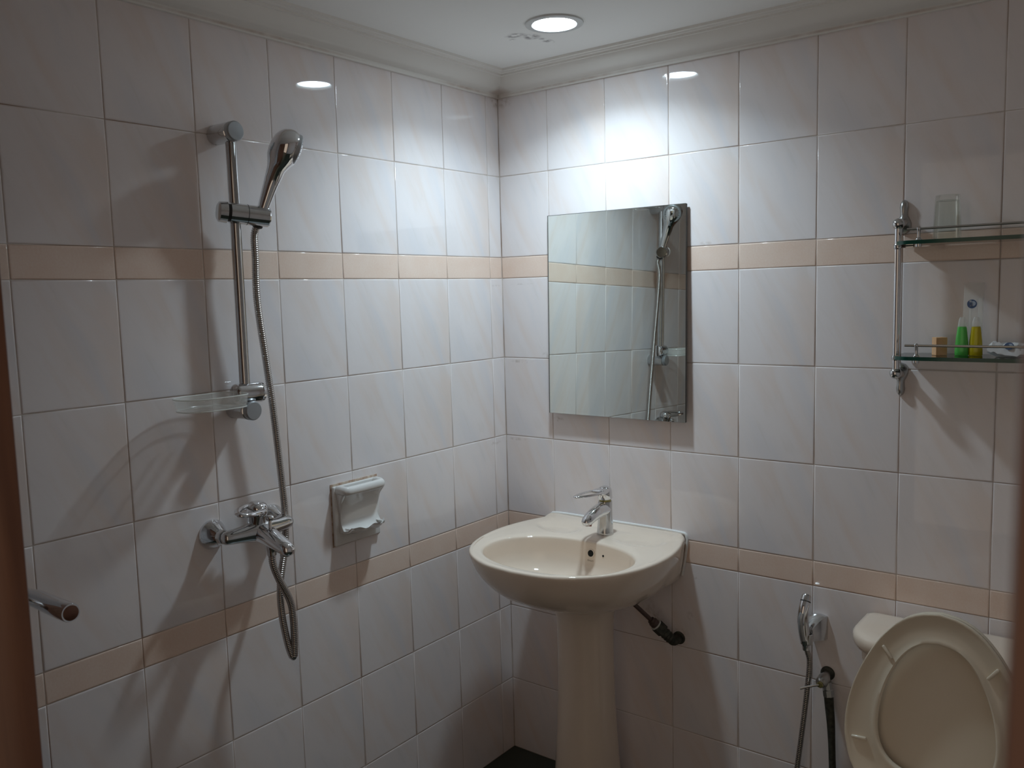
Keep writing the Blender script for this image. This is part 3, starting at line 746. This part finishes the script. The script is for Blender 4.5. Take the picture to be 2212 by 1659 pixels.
# overflow hole, small hole, maker's mark on the back slope of the bowl
def slope_pt(x, zz):
    prev = None
    for (s, z_) in ((1.0, .8035), (.994, .799), (.985, .788), (.970, .766), (.940, .743), (.870, .725)):
        k = (1 - abs((x - bcx) / (ba * s)) ** 2.15) ** (1 / 2.15)
        y = bcy + .015 * (1 - s) + bb * s * k
        if prev and prev[1] >= zz >= z_:
            t = (prev[1] - zz) / (prev[1] - z_); return Vector((BX + x, prev[0] + (y - prev[0]) * t, zz))
        prev = (y, z_)
nb = Vector((0, -.985, .17)).normalized()
p = slope_pt(.020, .773) + Vector((0, -.0005, 0))
bm = B(); lathe(bm, p - nb * .001, nb, [(0, .0125), (.0022, .0125), (.003, .0115), (.003, .0095), (.0008, .0088)], 24, True, False); oh = obj('overflow_ring', bm, 'cream_ceramic', wbn)
bm = B(); lathe(bm, p, nb, [(0, .0098), (.0012, .0098), (.0013, 0)], 24); obj('overflow_hole', bm, 'hole_black', oh)
p2 = slope_pt(.062, .773)
bm = B(); lathe(bm, p2 - nb * .0005, nb, [(0, .0030), (.0012, .0030), (.0013, 0)], 16); obj('chain_hole', bm, 'hole_black', wbn)
p3 = slope_pt(.020, .7525); up3 = Vector((0, .60, .80)); 
bm = B()
nm3 = Vector((0, -.97, .24)).normalized(); up3 = Vector((0, .24, .97))
for k in range(4):                       # four small worn letters, too faint to read
    o_ = p3 + Vector(((-.0075 + k * .005), 0, 0)) + nm3 * .0004
    for (a, b_) in (((-.0016, -.002), (-.0016, .002)), ((.0014, -.002), (.0014, .002)), ((-.0016, (.002, 0, -.002, .0)[k]), (.0014, (.002, 0, -.002, .002)[k]))):
        tube(bm, [o_ + Vector((a[0], 0, 0)) + up3 * a[1], o_ + Vector((b_[0], 0, 0)) + up3 * b_[1]], .00035, 4)
o = obj('makers_mark', bm, 'grey_print', wbn, label='tiny worn grey print')
bm = B(); lathe(bm, (BX + bcx, bcy + .0135, .6875), (0, 0, 1), [(0, .026), (.002, .026), (.003, .022), (.0015, .018), (.001, 0)], 28); obj('drain', bm, 'chrome_dull', wbn)

BX = .397
pd = thing('basin_pedestal', (BX, -.168, 0), 'cream ceramic pedestal column carrying the wash basin', 'pedestal')
bm = B(); rs = []
for zz, r in ((0, .099), (.012, .1005), (.03, .0985), (.08, .094), (.16, .0885), (.26, .0825), (.36, .078), (.46, .0765), (.54, .0765), (.592, .079), (.622, .086), (.6415, .096)):
    rr = []
    for k in range(56):
        a = 2 * PI * k / 56; c, s = math.cos(a), math.sin(a); n = 2.3
        q = (abs(c) ** n + abs(s) ** n) ** (-1 / n)
        rr.append((BX + r * c * q, -.168 + r * 1.02 * s * q, zz))
    rs.append(rr)
rings(bm, rs); obj('column', bm, 'cream_ceramic', pd, smooth=60)

# ------------------------------------------------------------------ basin tap
TX, TY, TZ = .4205, -.091, .8095
tp = thing('basin_tap', (TX, TY, TZ), 'chrome single lever tap with loop handle on basin ledge', 'tap')
bm = B(); rs = []
for zz, rx, ry, dy in ((.0, .0235, .0235, 0), (.003, .0245, .0245, 0), (.008, .0235, .0235, 0), (.035, .0215, .0215, .001), (.058, .0208, .0215, .001), (.075, .0205, .0215, .001), (.092, .0203, .0208, .002), (.097, .0198, .0200, .003)):
    rs.append([(TX + rx * math.cos(2 * PI * k / 32), TY + dy + ry * math.sin(2 * PI * k / 32), TZ + zz) for k in range(32)])
rings(bm, rs); obj('tap_body', bm, 'chrome', tp, smooth=50)
bm = B(); rs = []
for y, zz, rx, rz in ((.002, .074, .0205, .0230), (-.018, .0755, .0202, .0225), (-.038, .0745, .0194, .0205), (-.060, .0710, .0184, .0180), (-.080, .0650, .0174, .0160), (-.095, .0590, .0160, .0142), (-.105, .0550, .0122, .0105), (-.110, .053, .004, .004)):
    rs.append([(TX + rx * math.cos(2 * PI * k / 28), TY + y - .45 * rz * math.sin(2 * PI * k / 28), TZ + zz + rz * .92 * math.sin(2 * PI * k / 28)) for k in range(28)])
rings(bm, rs); tsp = obj('spout', bm, 'chrome_clean', tp, smooth=60)
bm = B(); lathe(bm, (TX, TY - .090, TZ + .0545), (0, -.28, -1), [(0, .0112), (.008, .0112), (.0095, .0105), (.0095, .0)], 24); obj('aerator', bm, 'aerator_red', tsp, label='reddish aerator ring')
bm = B(); lathe(bm, (TX, TY + .003, TZ + .096), (0, -.12, 1), [(0, .0172), (.004, .0165), (.009, .0172), (.010, .019)], 28); obj('cartridge_collar', bm, 'brass', tp, label='tarnished cartridge collar')
hub = Vector((TX, TY + .003, TZ + .104)); hax = Vector((0, -.10, 1)).normalized()
bm = B(); lathe(bm, hub, hax, [(0, .0195), (.002, .0212), (.022, .0205), (.030, .0185), (.0345, .013), (.036, .004), (.036, 0)], 32); obj('lever_hub', bm, 'chrome_clean', tp, smooth=50)
pts, u_ = loop_lever(hub + hax * .0245 + Vector((0, -.004, 0)), (-.06, -1, .02), (0, -.02, 1), .140, .0225, .0045, .02)
bm = B(); tube(bm, pts, .0042, 10, closed=True, flat=(.80, 1.15), up=u_); obj('lever_loop', bm, 'chrome_clean', tp)
bm = B(); box(bm, (TX - .0185, TY - .040, hub.z + .018), (TX + .0185, TY + .0, hub.z + .032), .005, 3); obj('lever_root', bm, 'chrome_clean', tp, smooth=50)

# ------------------------------------------------------------------ water supply pipe under the basin
pp = thing('supply_pipe', (.607, 0, .515), 'dark corroded supply pipe elbow and hose beneath basin', 'pipe')
A_, B_ = Vector((.606, -.032, .512)), Vector((.500, -.130, .660))
dp = (B_ - A_).normalized()
bm = B(); tube(bm, catmull([(.606, .0, .513), (.606, -.022, .512), (.603, -.034, .514), tuple(A_ + dp * .020)], .003), .0125, 16); obj('elbow', bm, 'corroded_metal', pp)
bm = B(); lathe(bm, (.606, .0, .513), (0, -1, 0), [(0, .0185), (.003, .0185), (.006, .015)], 20); obj('wall_collar', bm, 'corroded_metal', pp)
bm = B(); lathe(bm, A_ + dp * .012, dp, [(0, .0130), (.004, .0158), (.010, .0138), (.013, .0160), (.019, .0140), (.022, .0162), (.028, .0142), (.031, .0130)], 10); obj('threaded_nipple', bm, 'corroded_metal', pp)
bm = B(); lathe(bm, A_ + dp * .042, dp, [(0, .0145), (.003, .0185), (.028, .0185), (.030, .0172)], 6); obj('hex_nut', bm, 'corroded_metal', pp)
bm = B(); lathe(bm, A_ + dp * .0715, dp, [(0, .0165), (.004, .0165)], 20); obj('tape_ring', bm, 'white_tape', pp, label='white thread tape')
bm = B(); lathe(bm, A_ + dp * .075, dp, [(0, .0135), (.012, .0135), (.014, .0112), (.020, .0105)], 14); obj('ferrule', bm, 'braided_brown', pp)
bm = B(); tube(bm, [A_ + dp * .09, A_ + dp * .13, A_ + dp * .185], .0062, 12); obj('flex_hose', bm, 'braided_brown', pp)

# ------------------------------------------------------------------ glass shelf unit
SX0, SX1 = 1.184, 1.660
PY = -.047
su = thing('glass_shelf_unit', (SX0, 0, 1.26), 'two tier glass shelf on chrome posts fixed to back wall', 'shelf')
def shelf_plate(zc):
    bm = B(); rr = .035; pts = []
    x0, x1, y0, y1 = SX0 + .008, SX1 - .008, -.128, -.006
    for cx, cy, a0 in ((x1 - rr, y0 + rr, -90), (x1 - .003, y1 - .003, 0), (x0 + .003, y1 - .003, 90), (x0 + rr, y0 + rr, 180)):
        q = rr if cy < -.05 else .003
        for k in range(9):
            a = math.radians(a0 + 90 * k / 8); pts.append((cx + q * math.cos(a), cy + q * math.sin(a)))
    rings(bm, [[(x, y, zc - .0042) for x, y in pts], [(x, y, zc + .0042) for x, y in pts]])
    bm.normal_update()
    for f in bm.faces: f.material_index = 0 if abs(f.normal.z) > .5 else 1
    return bm
for zc in (1.5905, 1.3365):
    gs = obj('shelf_plate', shelf_plate(zc), ['shelf_glass', 'green_glass_edge'], su, smooth=30, label='clear glass shelf with green edge')
    for xx in (1.243, SX1 - .059):
        bm = B(); lathe(bm, (xx, -.119, zc - .010), (0, 0, 1), [(0, .0062), (.002, .0066), (.016, .0066), (.018, .0055), (.020, .0035), (.036, .0035), (.0375, .0045), (.0405, .0045), (.043, .002)], 16); obj('rail_pillar', bm, 'chrome', gs)
    bm = B(); tube(bm, [(1.219, -.119, zc + .0285), (SX1 - .035, -.119, zc + .0285)], .0028, 10); obj('guard_rail', bm, 'chrome_dull', gs)
    for xx in (SX0, SX1):
        s = 1 if xx == SX0 else -1
        bm = B(); lathe(bm, (xx, PY, zc - .011), (0, 0, 1), [(0, .0085), (.003, .0100), (.009, .0100), (.012, .0085)], 20); obj('post_ring', bm, 'chrome', gs)
        bm = B(); box(bm, (min(xx, xx + s * .034), PY - .006, zc - .0085), (max(xx, xx + s * .034), PY + .006, zc - .0044), .001); obj('shelf_clip', bm, 'chrome', gs)
for xx in (SX0, SX1):
    bm = B(); tube(bm, [(xx, PY, 1.297), (xx, PY, 1.634)], .0080, 20); obj('post', bm, 'chrome_clean', su)
    for zb, sg in ((1.6365, 1), (1.2955, -1)):
        bm = B()
        bmesh.ops.create_uvsphere(bm, u_segments=20, v_segments=12, radius=.0135, matrix=Matrix.Translation((xx, PY, zb)))
        ba_ = obj('ball_joint', bm, 'chrome', su)
        bm = B(); tube(bm, catmull([(xx, PY, zb), (xx + .001, -.030, zb + sg * .001), (xx + .002, -.012, zb + sg * .004)], .003), .0105, 16)
        obj('wall_arm', bm, 'chrome', ba_)
        # teardrop wall plate
        bm = B(); rs = []
        for t, r, dpth in ((-.020, .002, .004), (-.017, .010, .010), (-.008, .0165, .016), (.004, .0165, .018), (.014, .0125, .016), (.022, .0085, .013), (.031, .0085, .014), (.041, .0100, .015), (.050, .0085, .013), (.056, .0045, .009), (.058, .001, .004)):
            rs.append([(xx + .001 + r * math.cos(PI * k / 12), -.0005 - dpth * math.sin(PI * k / 12), zb + sg * (t - .001)) for k in range(13)])
        rings(bm, rs); obj('wall_plate', bm, 'chrome_dull', ba_, smooth=60)
# things on the shelves
ZT, ZB_ = 1.5950, 1.3410
gt = thing('tumbler', (1.287, -.058, ZT), 'clear glass tumbler upside down on the upper glass shelf', 'glass')
bm = B(); lathe(bm, (1.287, -.058, ZT), (0, 0, 1), [(0, .0285), (.0015, .0290), (.05, .0268), (.085, .0250), (.0945, .0245), (.0965, .0235), (.0965, .0), ], 36, False, True)
obj('tumbler_wall', bm, 'clear_glass', gt, smooth=50)
bm = B(); lathe(bm, (1.287, -.058, ZT), (0, 0, 1), [(0.0002, .0268), (.05, .0248), (.084, .0228), (.0855, .020), (.0855, 0)], 36, False, True); obj('tumbler_inside', bm, 'clear_glass', gt, smooth=50)
sx = thing('soap_carton', (1.278, -.060, ZB_), 'small orange soap carton standing on the lower glass shelf', 'box')
bm = B(); box(bm, (-.0125, -.010, 0), (.0125, .010, .0395), .0008)
rz_ = Matrix.Rotation(math.radians(38), 4, 'Z')
for v in bm.verts: v.co = (rz_ @ v.co) + Vector((1.278, -.060, ZB_))
obj('carton', bm, 'orange_carton', sx, smooth=0)
def gel_bottle(name, x, y, mat, label):
    t = thing(name, (x, y, ZB_), label, 'bottle')
    def ring(w_, d_, zz): return [(x + w_ * math.copysign(abs(math.cos(2 * PI * k / 28)) ** .8, math.cos(2 * PI * k / 28)), y + d_ * math.copysign(abs(math.sin(2 * PI * k / 28)) ** .8, math.sin(2 * PI * k / 28)), ZB_ + zz) for k in range(28)]
    bm = B(); rings(bm, [ring(.0128, .009, 0.0), ring(.0138, .010, .0015), ring(.0138, .0100, .012), ring(.0122, .0085, .035), ring(.0092, .0065, .060), ring(.0080, .0055, .064)]); obj('bottle_body', bm, mat, t, smooth=50)
    bm = B(); rings(bm, [ring(.0088, .0062, .0632), ring(.0085, .0060, .066), ring(.0070, .0050, .078), ring(.0045, .0036, .084)]); obj('cap', bm, 'frosted_plastic', t, smooth=50)
    return t
gel_bottle('shampoo_bottle', 1.3225, -.060, 'green_gel', 'small green shampoo bottle on the lower shelf beside orange carton')
gel_bottle('shower_gel_bottle', 1.3495, -.057, 'yellow_gel', 'small yellow shower gel bottle right of the green one')
pk = thing('amenity_sachet', (1.343, -.030, ZB_), 'tall clear amenity sachet with round blue logo behind yellow bottle', 'sachet')
bm = B(); rs = []
for zz, d_ in ((0, .001), (.01, .005), (.05, .006), (.10, .005), (.15, .002), (.158, .0006)):
    tilt = .018 * zz / .158
    rs.append([(1.337 + .0200 * math.cos(2 * PI * k / 24), -.034 + tilt + d_ * math.sin(2 * PI * k / 24), ZB_ + zz) for k in range(24)])
rings(bm, rs); obj('sleeve', bm, 'clear_sachet', pk, smooth=60)
bm = B(); box(bm, (1.331, -.036, ZB_ + .004), (1.336, -.034, ZB_ + .12), .0006); obj('toothbrush_stick', bm, 'frosted_plastic', pk)
bm = B(); box(bm, (1.349, -.035, ZB_ + .004), (1.3575, -.032, ZB_ + .125), .0008); obj('comb_strip', bm, 'frosted_plastic', pk)
def logo(c, nrm, up, R, par):
    """round blue emblem: dark ring, pale crescent, dark figure"""
    c = Vector(c); nrm = Vector(nrm).normalized(); up = Vector(up); up = (up - nrm * up.dot(nrm)).normalized(); rt = up.cross(nrm)
    bm = B(); lathe(bm, c, nrm, [(0, R), (.0004, R)], 28); e = obj('emblem_disc', bm, 'blue_print', par, label='round blue emblem')
    bm = B(); lathe(bm, c + rt * R * .22 + up * R * .10 + nrm * .0004, nrm, [(0, R * .55), (.0002, R * .55)], 24); obj('emblem_crescent', bm, 'pale_print', e)
    bm = B()
    for dx in (-.30, .02):
        a = c + rt * R * (dx - .12) + nrm * .0007
        tube(bm, [a - up * R * .42, a + up * R * .42], R * .09, 6)
    a = c + nrm * .0007 - rt * R * .25
    tube(bm, [a - rt * R * .2, a + rt * R * .16], R * .09, 6)
    obj('emblem_figure', bm, 'blue_print', e)
logo((1.3365, -.0355, 1.453), (0, -1, .02), (0, 0, 1), .0098, pk)
wsz = thing('wrapped_soap', (1.418, -.062, ZB_), 'crumpled white wrapped soap packet with blue print on lower shelf', 'packet')
bm = B(); rnd = random.Random(3); G = 13
for side_ in (0, 1):
    vs = []
    for i in range(G):
        row = []
        for j in range(G):
            u, v = i / (G - 1) * 2 - 1, j / (G - 1) * 2 - 1
            hgt = .024 * (1 - abs(u) ** 3) ** .8 * (1 - abs(v) ** 3) ** .8
            hgt += (.005 + .010 * abs(u)) * rnd.random() * (1 if side_ == 0 else 0)
            x = 1.418 + u * .042 + rnd.uniform(-.001, .001); y = -.062 + v * .030 + rnd.uniform(-.001, .001)
            zz = ZB_ + .001 + (hgt if side_ == 0 else 0) + (.010 * max(0, -u - .55) / .45 if side_ == 0 else .009 * max(0, -u - .55) / .45)
            row.append(bm.verts.new((x, y, zz)))
        vs.append(row)
    for i in range(G - 1):
        for j in range(G - 1): bm.faces.new((vs[i][j], vs[i + 1][j], vs[i + 1][j + 1], vs[i][j + 1]))
obj('wrapper', bm, 'sachet_white', wsz, smooth=20)
logo((1.417, -.0855, ZB_ + .0235), (.0, -.8, .6), (0, .6, .8), .009, wsz)

# ------------------------------------------------------------------ bidet sprayer, holder, hose, stop valve
bh = thing('sprayer_holder', (1.005, 0, .635), 'chrome wedge bracket on wall holding the bidet sprayer', 'bracket')
bm = B(); rs = []
for y, x0, x1, z0, z1 in ((-.0005, .983, 1.022, .605, .664), (-.012, .981, 1.020, .604, .666), (-.026, .980, 1.012, .606, .658), (-.042, .977, 1.003, .608, .646), (-.052, .977, 1.001, .610, .640)):
    rs.append([(x0, y, z0), ((x0 + x1) / 2, y, z0 - .004), (x1, y, z0), (x1 + .001, y, (z0 + z1) / 2), (x1, y, z1), ((x0 + x1) / 2, y, z1 + .003), (x0, y, z1), (x0 - .001, y, (z0 + z1) / 2)])
rings(bm, rs); obj('wedge', bm, 'chrome', bh, smooth=30)
bm = B(); lathe(bm, (.989, -.062, .606), (0, 0, 1), [(0, .0145), (.002, .0152), (.026, .0165), (.027, .0140), (.004, .0125)], 24, True, False); obj('cradle', bm, 'chrome', bh)
bs = thing('bidet_sprayer', (.989, -.063, .604), 'slim chrome bidet hand sprayer hanging on the wall bracket', 'sprayer')
spine = [(.988, -.060, .590), (.987, -.064, .613), (.985, -.070, .641), (.983, -.072, .670), (.983, -.067, .695), (.984, -.056, .714)]
P_ = catmull(spine, .004)
def rad_(i, s):
    t = i / (len(P_) - 1)
    return .0095 + .0044 * sstep(.05, .25, t) - .0012 * sstep(.6, .9, t)
bm = B(); tube(bm, P_, rad_, 20); obj('sprayer_handle', bm, 'chrome_clean', bs)
tdir = (Vector(spine[-1]) - Vector(spine[-2])).normalized()
bm = B(); lathe(bm, Vector(spine[-1]) - tdir * .003, tdir, [(0, .0128), (.003, .0128)], 24); obj('sprayer_seal', bm, 'dark_rubber', bs)
bm = B(); lathe(bm, Vector(spine[-1]), tdir, [(0, .0127), (.012, .0120), (.016, .0102), (.017, .0)], 24); obj('sprayer_nozzle', bm, 'chrome', bs)
bm = B(); tube(bm, catmull([(.984, -.0825, .690), (.982, -.0865, .675), (.983, -.0855, .646), (.986, -.0785, .618)], .004), .0055, 12, flat=(.7, 1.1), up=(0, -1, 0)); obj('trigger', bm, 'cap_grey', bs, label='pale trigger plate')
bho = thing('sprayer_hose', (.94, -.05, .06), 'thin brownish braided hose hanging below the bidet sprayer', 'hose')
bm = B(); tube(bm, catmull([(.989, -.060, .604), (.990, -.058, .585), (.994, -.052, .554), (.988, -.050, .479), (.979, -.050, .390), (.964, -.050, .261), (.95, -.052, .15), (.955, -.055, .075), (.985, -.055, .04), (1.02, -.05, .06), (1.04, -.04, .11)], .0012), lambda i, s: .0068 + .0004 * math.sin(2 * PI * s / .005), 10); obj('hose_sleeve', bm, 'hose_metal', bho, smooth=80)
va = thing('stop_valve', (1.024, 0, .512), 'dull metal angle stop valve on wall beside the toilet', 'valve')
bm = B(); lathe(bm, (1.024, -.0005, .514), (0, -1, 0), [(0, .0180), (.004, .0175), (.007, .012)], 24); obj('wall_rose', bm, 'corroded_metal', va)
bm = B(); lathe(bm, (1.024, -.004, .513), (.0, -1, -.10), [(0, .0105), (.020, .0115), (.024, .0150), (.046, .0150), (.052, .0130), (.056, .0085), (.057, .0)], 24); obj('valve_body', bm, 'chrome_dull', va)
bm = B(); lathe(bm, (1.024, -.058, .5065), (0, -1, -.10), [(0, .0085), (.006, .0080), (.007, .0)], 6); obj('spindle', bm, 'brass', va)
bm = B(); tube(bm, catmull([(1.022, -.063, .506), (1.008, -.066, .501), (.992, -.070, .495), (.978, -.074, .489)], .003), .0030, 8); obj('lever', bm, 'chrome_dull', va)
bm = B(); lathe(bm, (1.0335, -.036, .507), (.12, 0, -1), [(0, .0105), (.018, .0115), (.020, .0140), (.036, .0140), (.038, .012)], 8); obj('outlet_nut', bm, 'chrome_dull', va)
vh = thing('valve_hose', (1.06, -.045, .10), 'thick dark flexible hose running down from the stop valve', 'hose')
bm = B(); tube(bm, catmull([(1.037, -.036, .476), (1.041, -.038, .44), (1.046, -.042, .40), (1.050, -.045, .34), (1.053, -.048, .291), (1.062, -.055, .20), (1.085, -.07, .12), (1.12, -.085, .13), (1.15, -.09, .20), (1.16, -.09, .34), (1.162, -.09, .384)], .004), lambda i, s: .0115 - .003 * sstep(0, .15, s), 14); obj('hose_sleeve', bm, 'corroded_metal', vh)

# ------------------------------------------------------------------ toilet
TCX = 1.327
to = thing('toilet', (TCX, -.3, 0), 'cream close coupled toilet with seat and lid raised', 'toilet')
def dshape(hw, y0, y1, rb, rf, n=10):
    """rounded rectangle plan, back y1, front y0"""
    pts = []
    for cx, cy, r, a0 in ((hw - rf, y0 + rf, rf, -90), (hw - rb, y1 - rb, rb, 0), (-hw + rb, y1 - rb, rb, 90), (-hw + rf, y0 + rf, rf, 180)):
        for k in range(n):
            a = math.radians(a0 + 90 * k / (n - 1)); pts.append((TCX + cx + r * math.cos(a), cy + r * math.sin(a)))
    return pts
bm = B(); rs = []
for zz, hw, y0 in ((.385, .165, -.165), (.40, .172, -.170), (.52, .183, -.176), (.658, .190, -.180)):
    rs.append([(x, y, zz) for x, y in dshape(hw, y0, -.012, .02, .07)])
rings(bm, rs); obj('tank', bm, 'cream_ceramic', to, smooth=50)
bm = B(); rs = []
for zz, g in ((.659, -.006), (.661, .0), (.672, .006), (.684, .0075), (.693, .006), (.6995, .000), (.7025, -.010), (.7035, -.030)):
    rs.append([(x, y, zz) for x, y in dshape(.204 + g, -.188 - g, -.006 - max(0, -g) * .5, .018, .085 + g)])
rings(bm, rs); obj('tank_lid', bm, 'cream_ceramic', to, smooth=60)
bm = B(); lathe(bm, (TCX, -.10, .7028), (0, 0, 1), [(0, .022), (.003, .022), (.005, .019), (.005, 0)], 28); obj('flush_button', bm, 'chrome', to)
# bowl
rim = [(0, -.185), (.06, -.187), (.105, -.195), (.150, -.235), (.175, -.30), (.180, -.38), (.172, -.46), (.150, -.54), (.115, -.60), (.06, -.643), (0, -.655)]
RO = mirrored(rim, 33)
bm = B(); rs = []
def rr_(s, sy, zz, dy=0): return [(TCX + x * s, -.38 + (y + .38) * sy + dy, zz) for x, y in RO]
for s, sy, zz, dy in ((.60, .78, 0, .06), (.62, .80, .01, .06), (.58, .74, .06, .06), (.56, .70, .14, .05), (.66, .76, .22, .03), (.86, .90, .30, .01), (.98, .985, .355, 0), (1, 1, .375, 0), (.99, .99, .390, 0), (.96, .97, .395, 0), (.78, .80, .394, 0), (.74, .76, .385, 0), (.68, .70, .34, 0), (.55, .55, .27, .02), (.30, .30, .21, .05), (.12, .12, .20, .06)):
    rs.append(rr_(s, sy, zz, dy))
rings(bm, rs); obj('bowl', bm, 'cream_ceramic', to, smooth=60)
# raised seat: ring seen from below, lid behind it
S0 = Vector((TCX, -.288, .398)); S1 = Vector((TCX, -.237, .808))
sv = (S1 - S0).normalized(); sn = Vector((0, -sv.z, sv.y))           # towards the camera
def seat_pt(u, v, d): return S0 + Vector((u, 0, 0)) + sv * v + sn * d
so_ = mirrored([(0, .0), (.08, .002), (.128, .012), (.160, .045), (.177, .095), (.1815, .138), (.177, .188), (.164, .240), (.143, .292), (.114, .343), (.078, .383), (.040, .405), (0, .4125)], 41)
si_ = mirrored([(0, .062), (.045, .064), (.082, .078), (.105, .108), (.1135, .150), (.109, .205), (.093, .262), (.066, .312), (.034, .340), (0, .3475)], 41)
def between(t, d): return [seat_pt(a[0] + (b_[0] - a[0]) * t, a[1] + (b_[1] - a[1]) * t, d) for a, b_ in zip(so_, si_)]
bm = B(); rings(bm, [between(.0, -.010), between(-.01, -.004), between(.0, .001), between(.04, .002), between(.10, -.0005), between(.70, -.0035), between(.84, -.002), between(.93, .0005), between(.985, -.002), between(1.0, -.007), between(.99, -.012), between(.90, -.017), between(.60, -.0195), between(.30, -.0185), between(.05, -.014)], closed=True)
ss = obj('seat', bm, 'cream_plastic', to, smooth=60)
for u, v, a in ((-.100, .312, -52), (.103, .312, 52), (-.150, .112, 4), (.150, .112, -4)):
    bm = B(); box(bm, (-.016, -.0035, -.002), (.016, .0035, .0055), .0028, 3)
    q = math.radians(a); 
    for w_ in bm.verts:
        x, y, d = w_.co; x2, y2 = x * math.cos(q) - y * math.sin(q), x * math.sin(q) + y * math.cos(q)
        w_.co = seat_pt(u + x2, v + y2, d - .001)
    obj('bumper', bm, 'cream_plastic', ss, label='raised oblong seat bumper')
bm = B()
def lid_ring(s, d): return [seat_pt(x * s, .20 + (y - .20) * s, d) for x, y in so_]
rings(bm, [lid_ring(.20, -.031), lid_ring(.55, -.030), lid_ring(.90, -.027), lid_ring(.985, -.024), lid_ring(1.0, -.030), lid_ring(.98, -.038), lid_ring(.90, -.042), lid_ring(.5, -.044), lid_ring(.2, -.0445)])
obj('seat_cover', bm, 'cream_plastic', to, smooth=60)
for u in (-.07, .07):
    bm = B(); lathe(bm, seat_pt(u - .02, -.004, -.02), (1, 0, 0), [(0, .011), (.04, .011)], 16); obj('hinge', bm, 'cream_plastic', to)
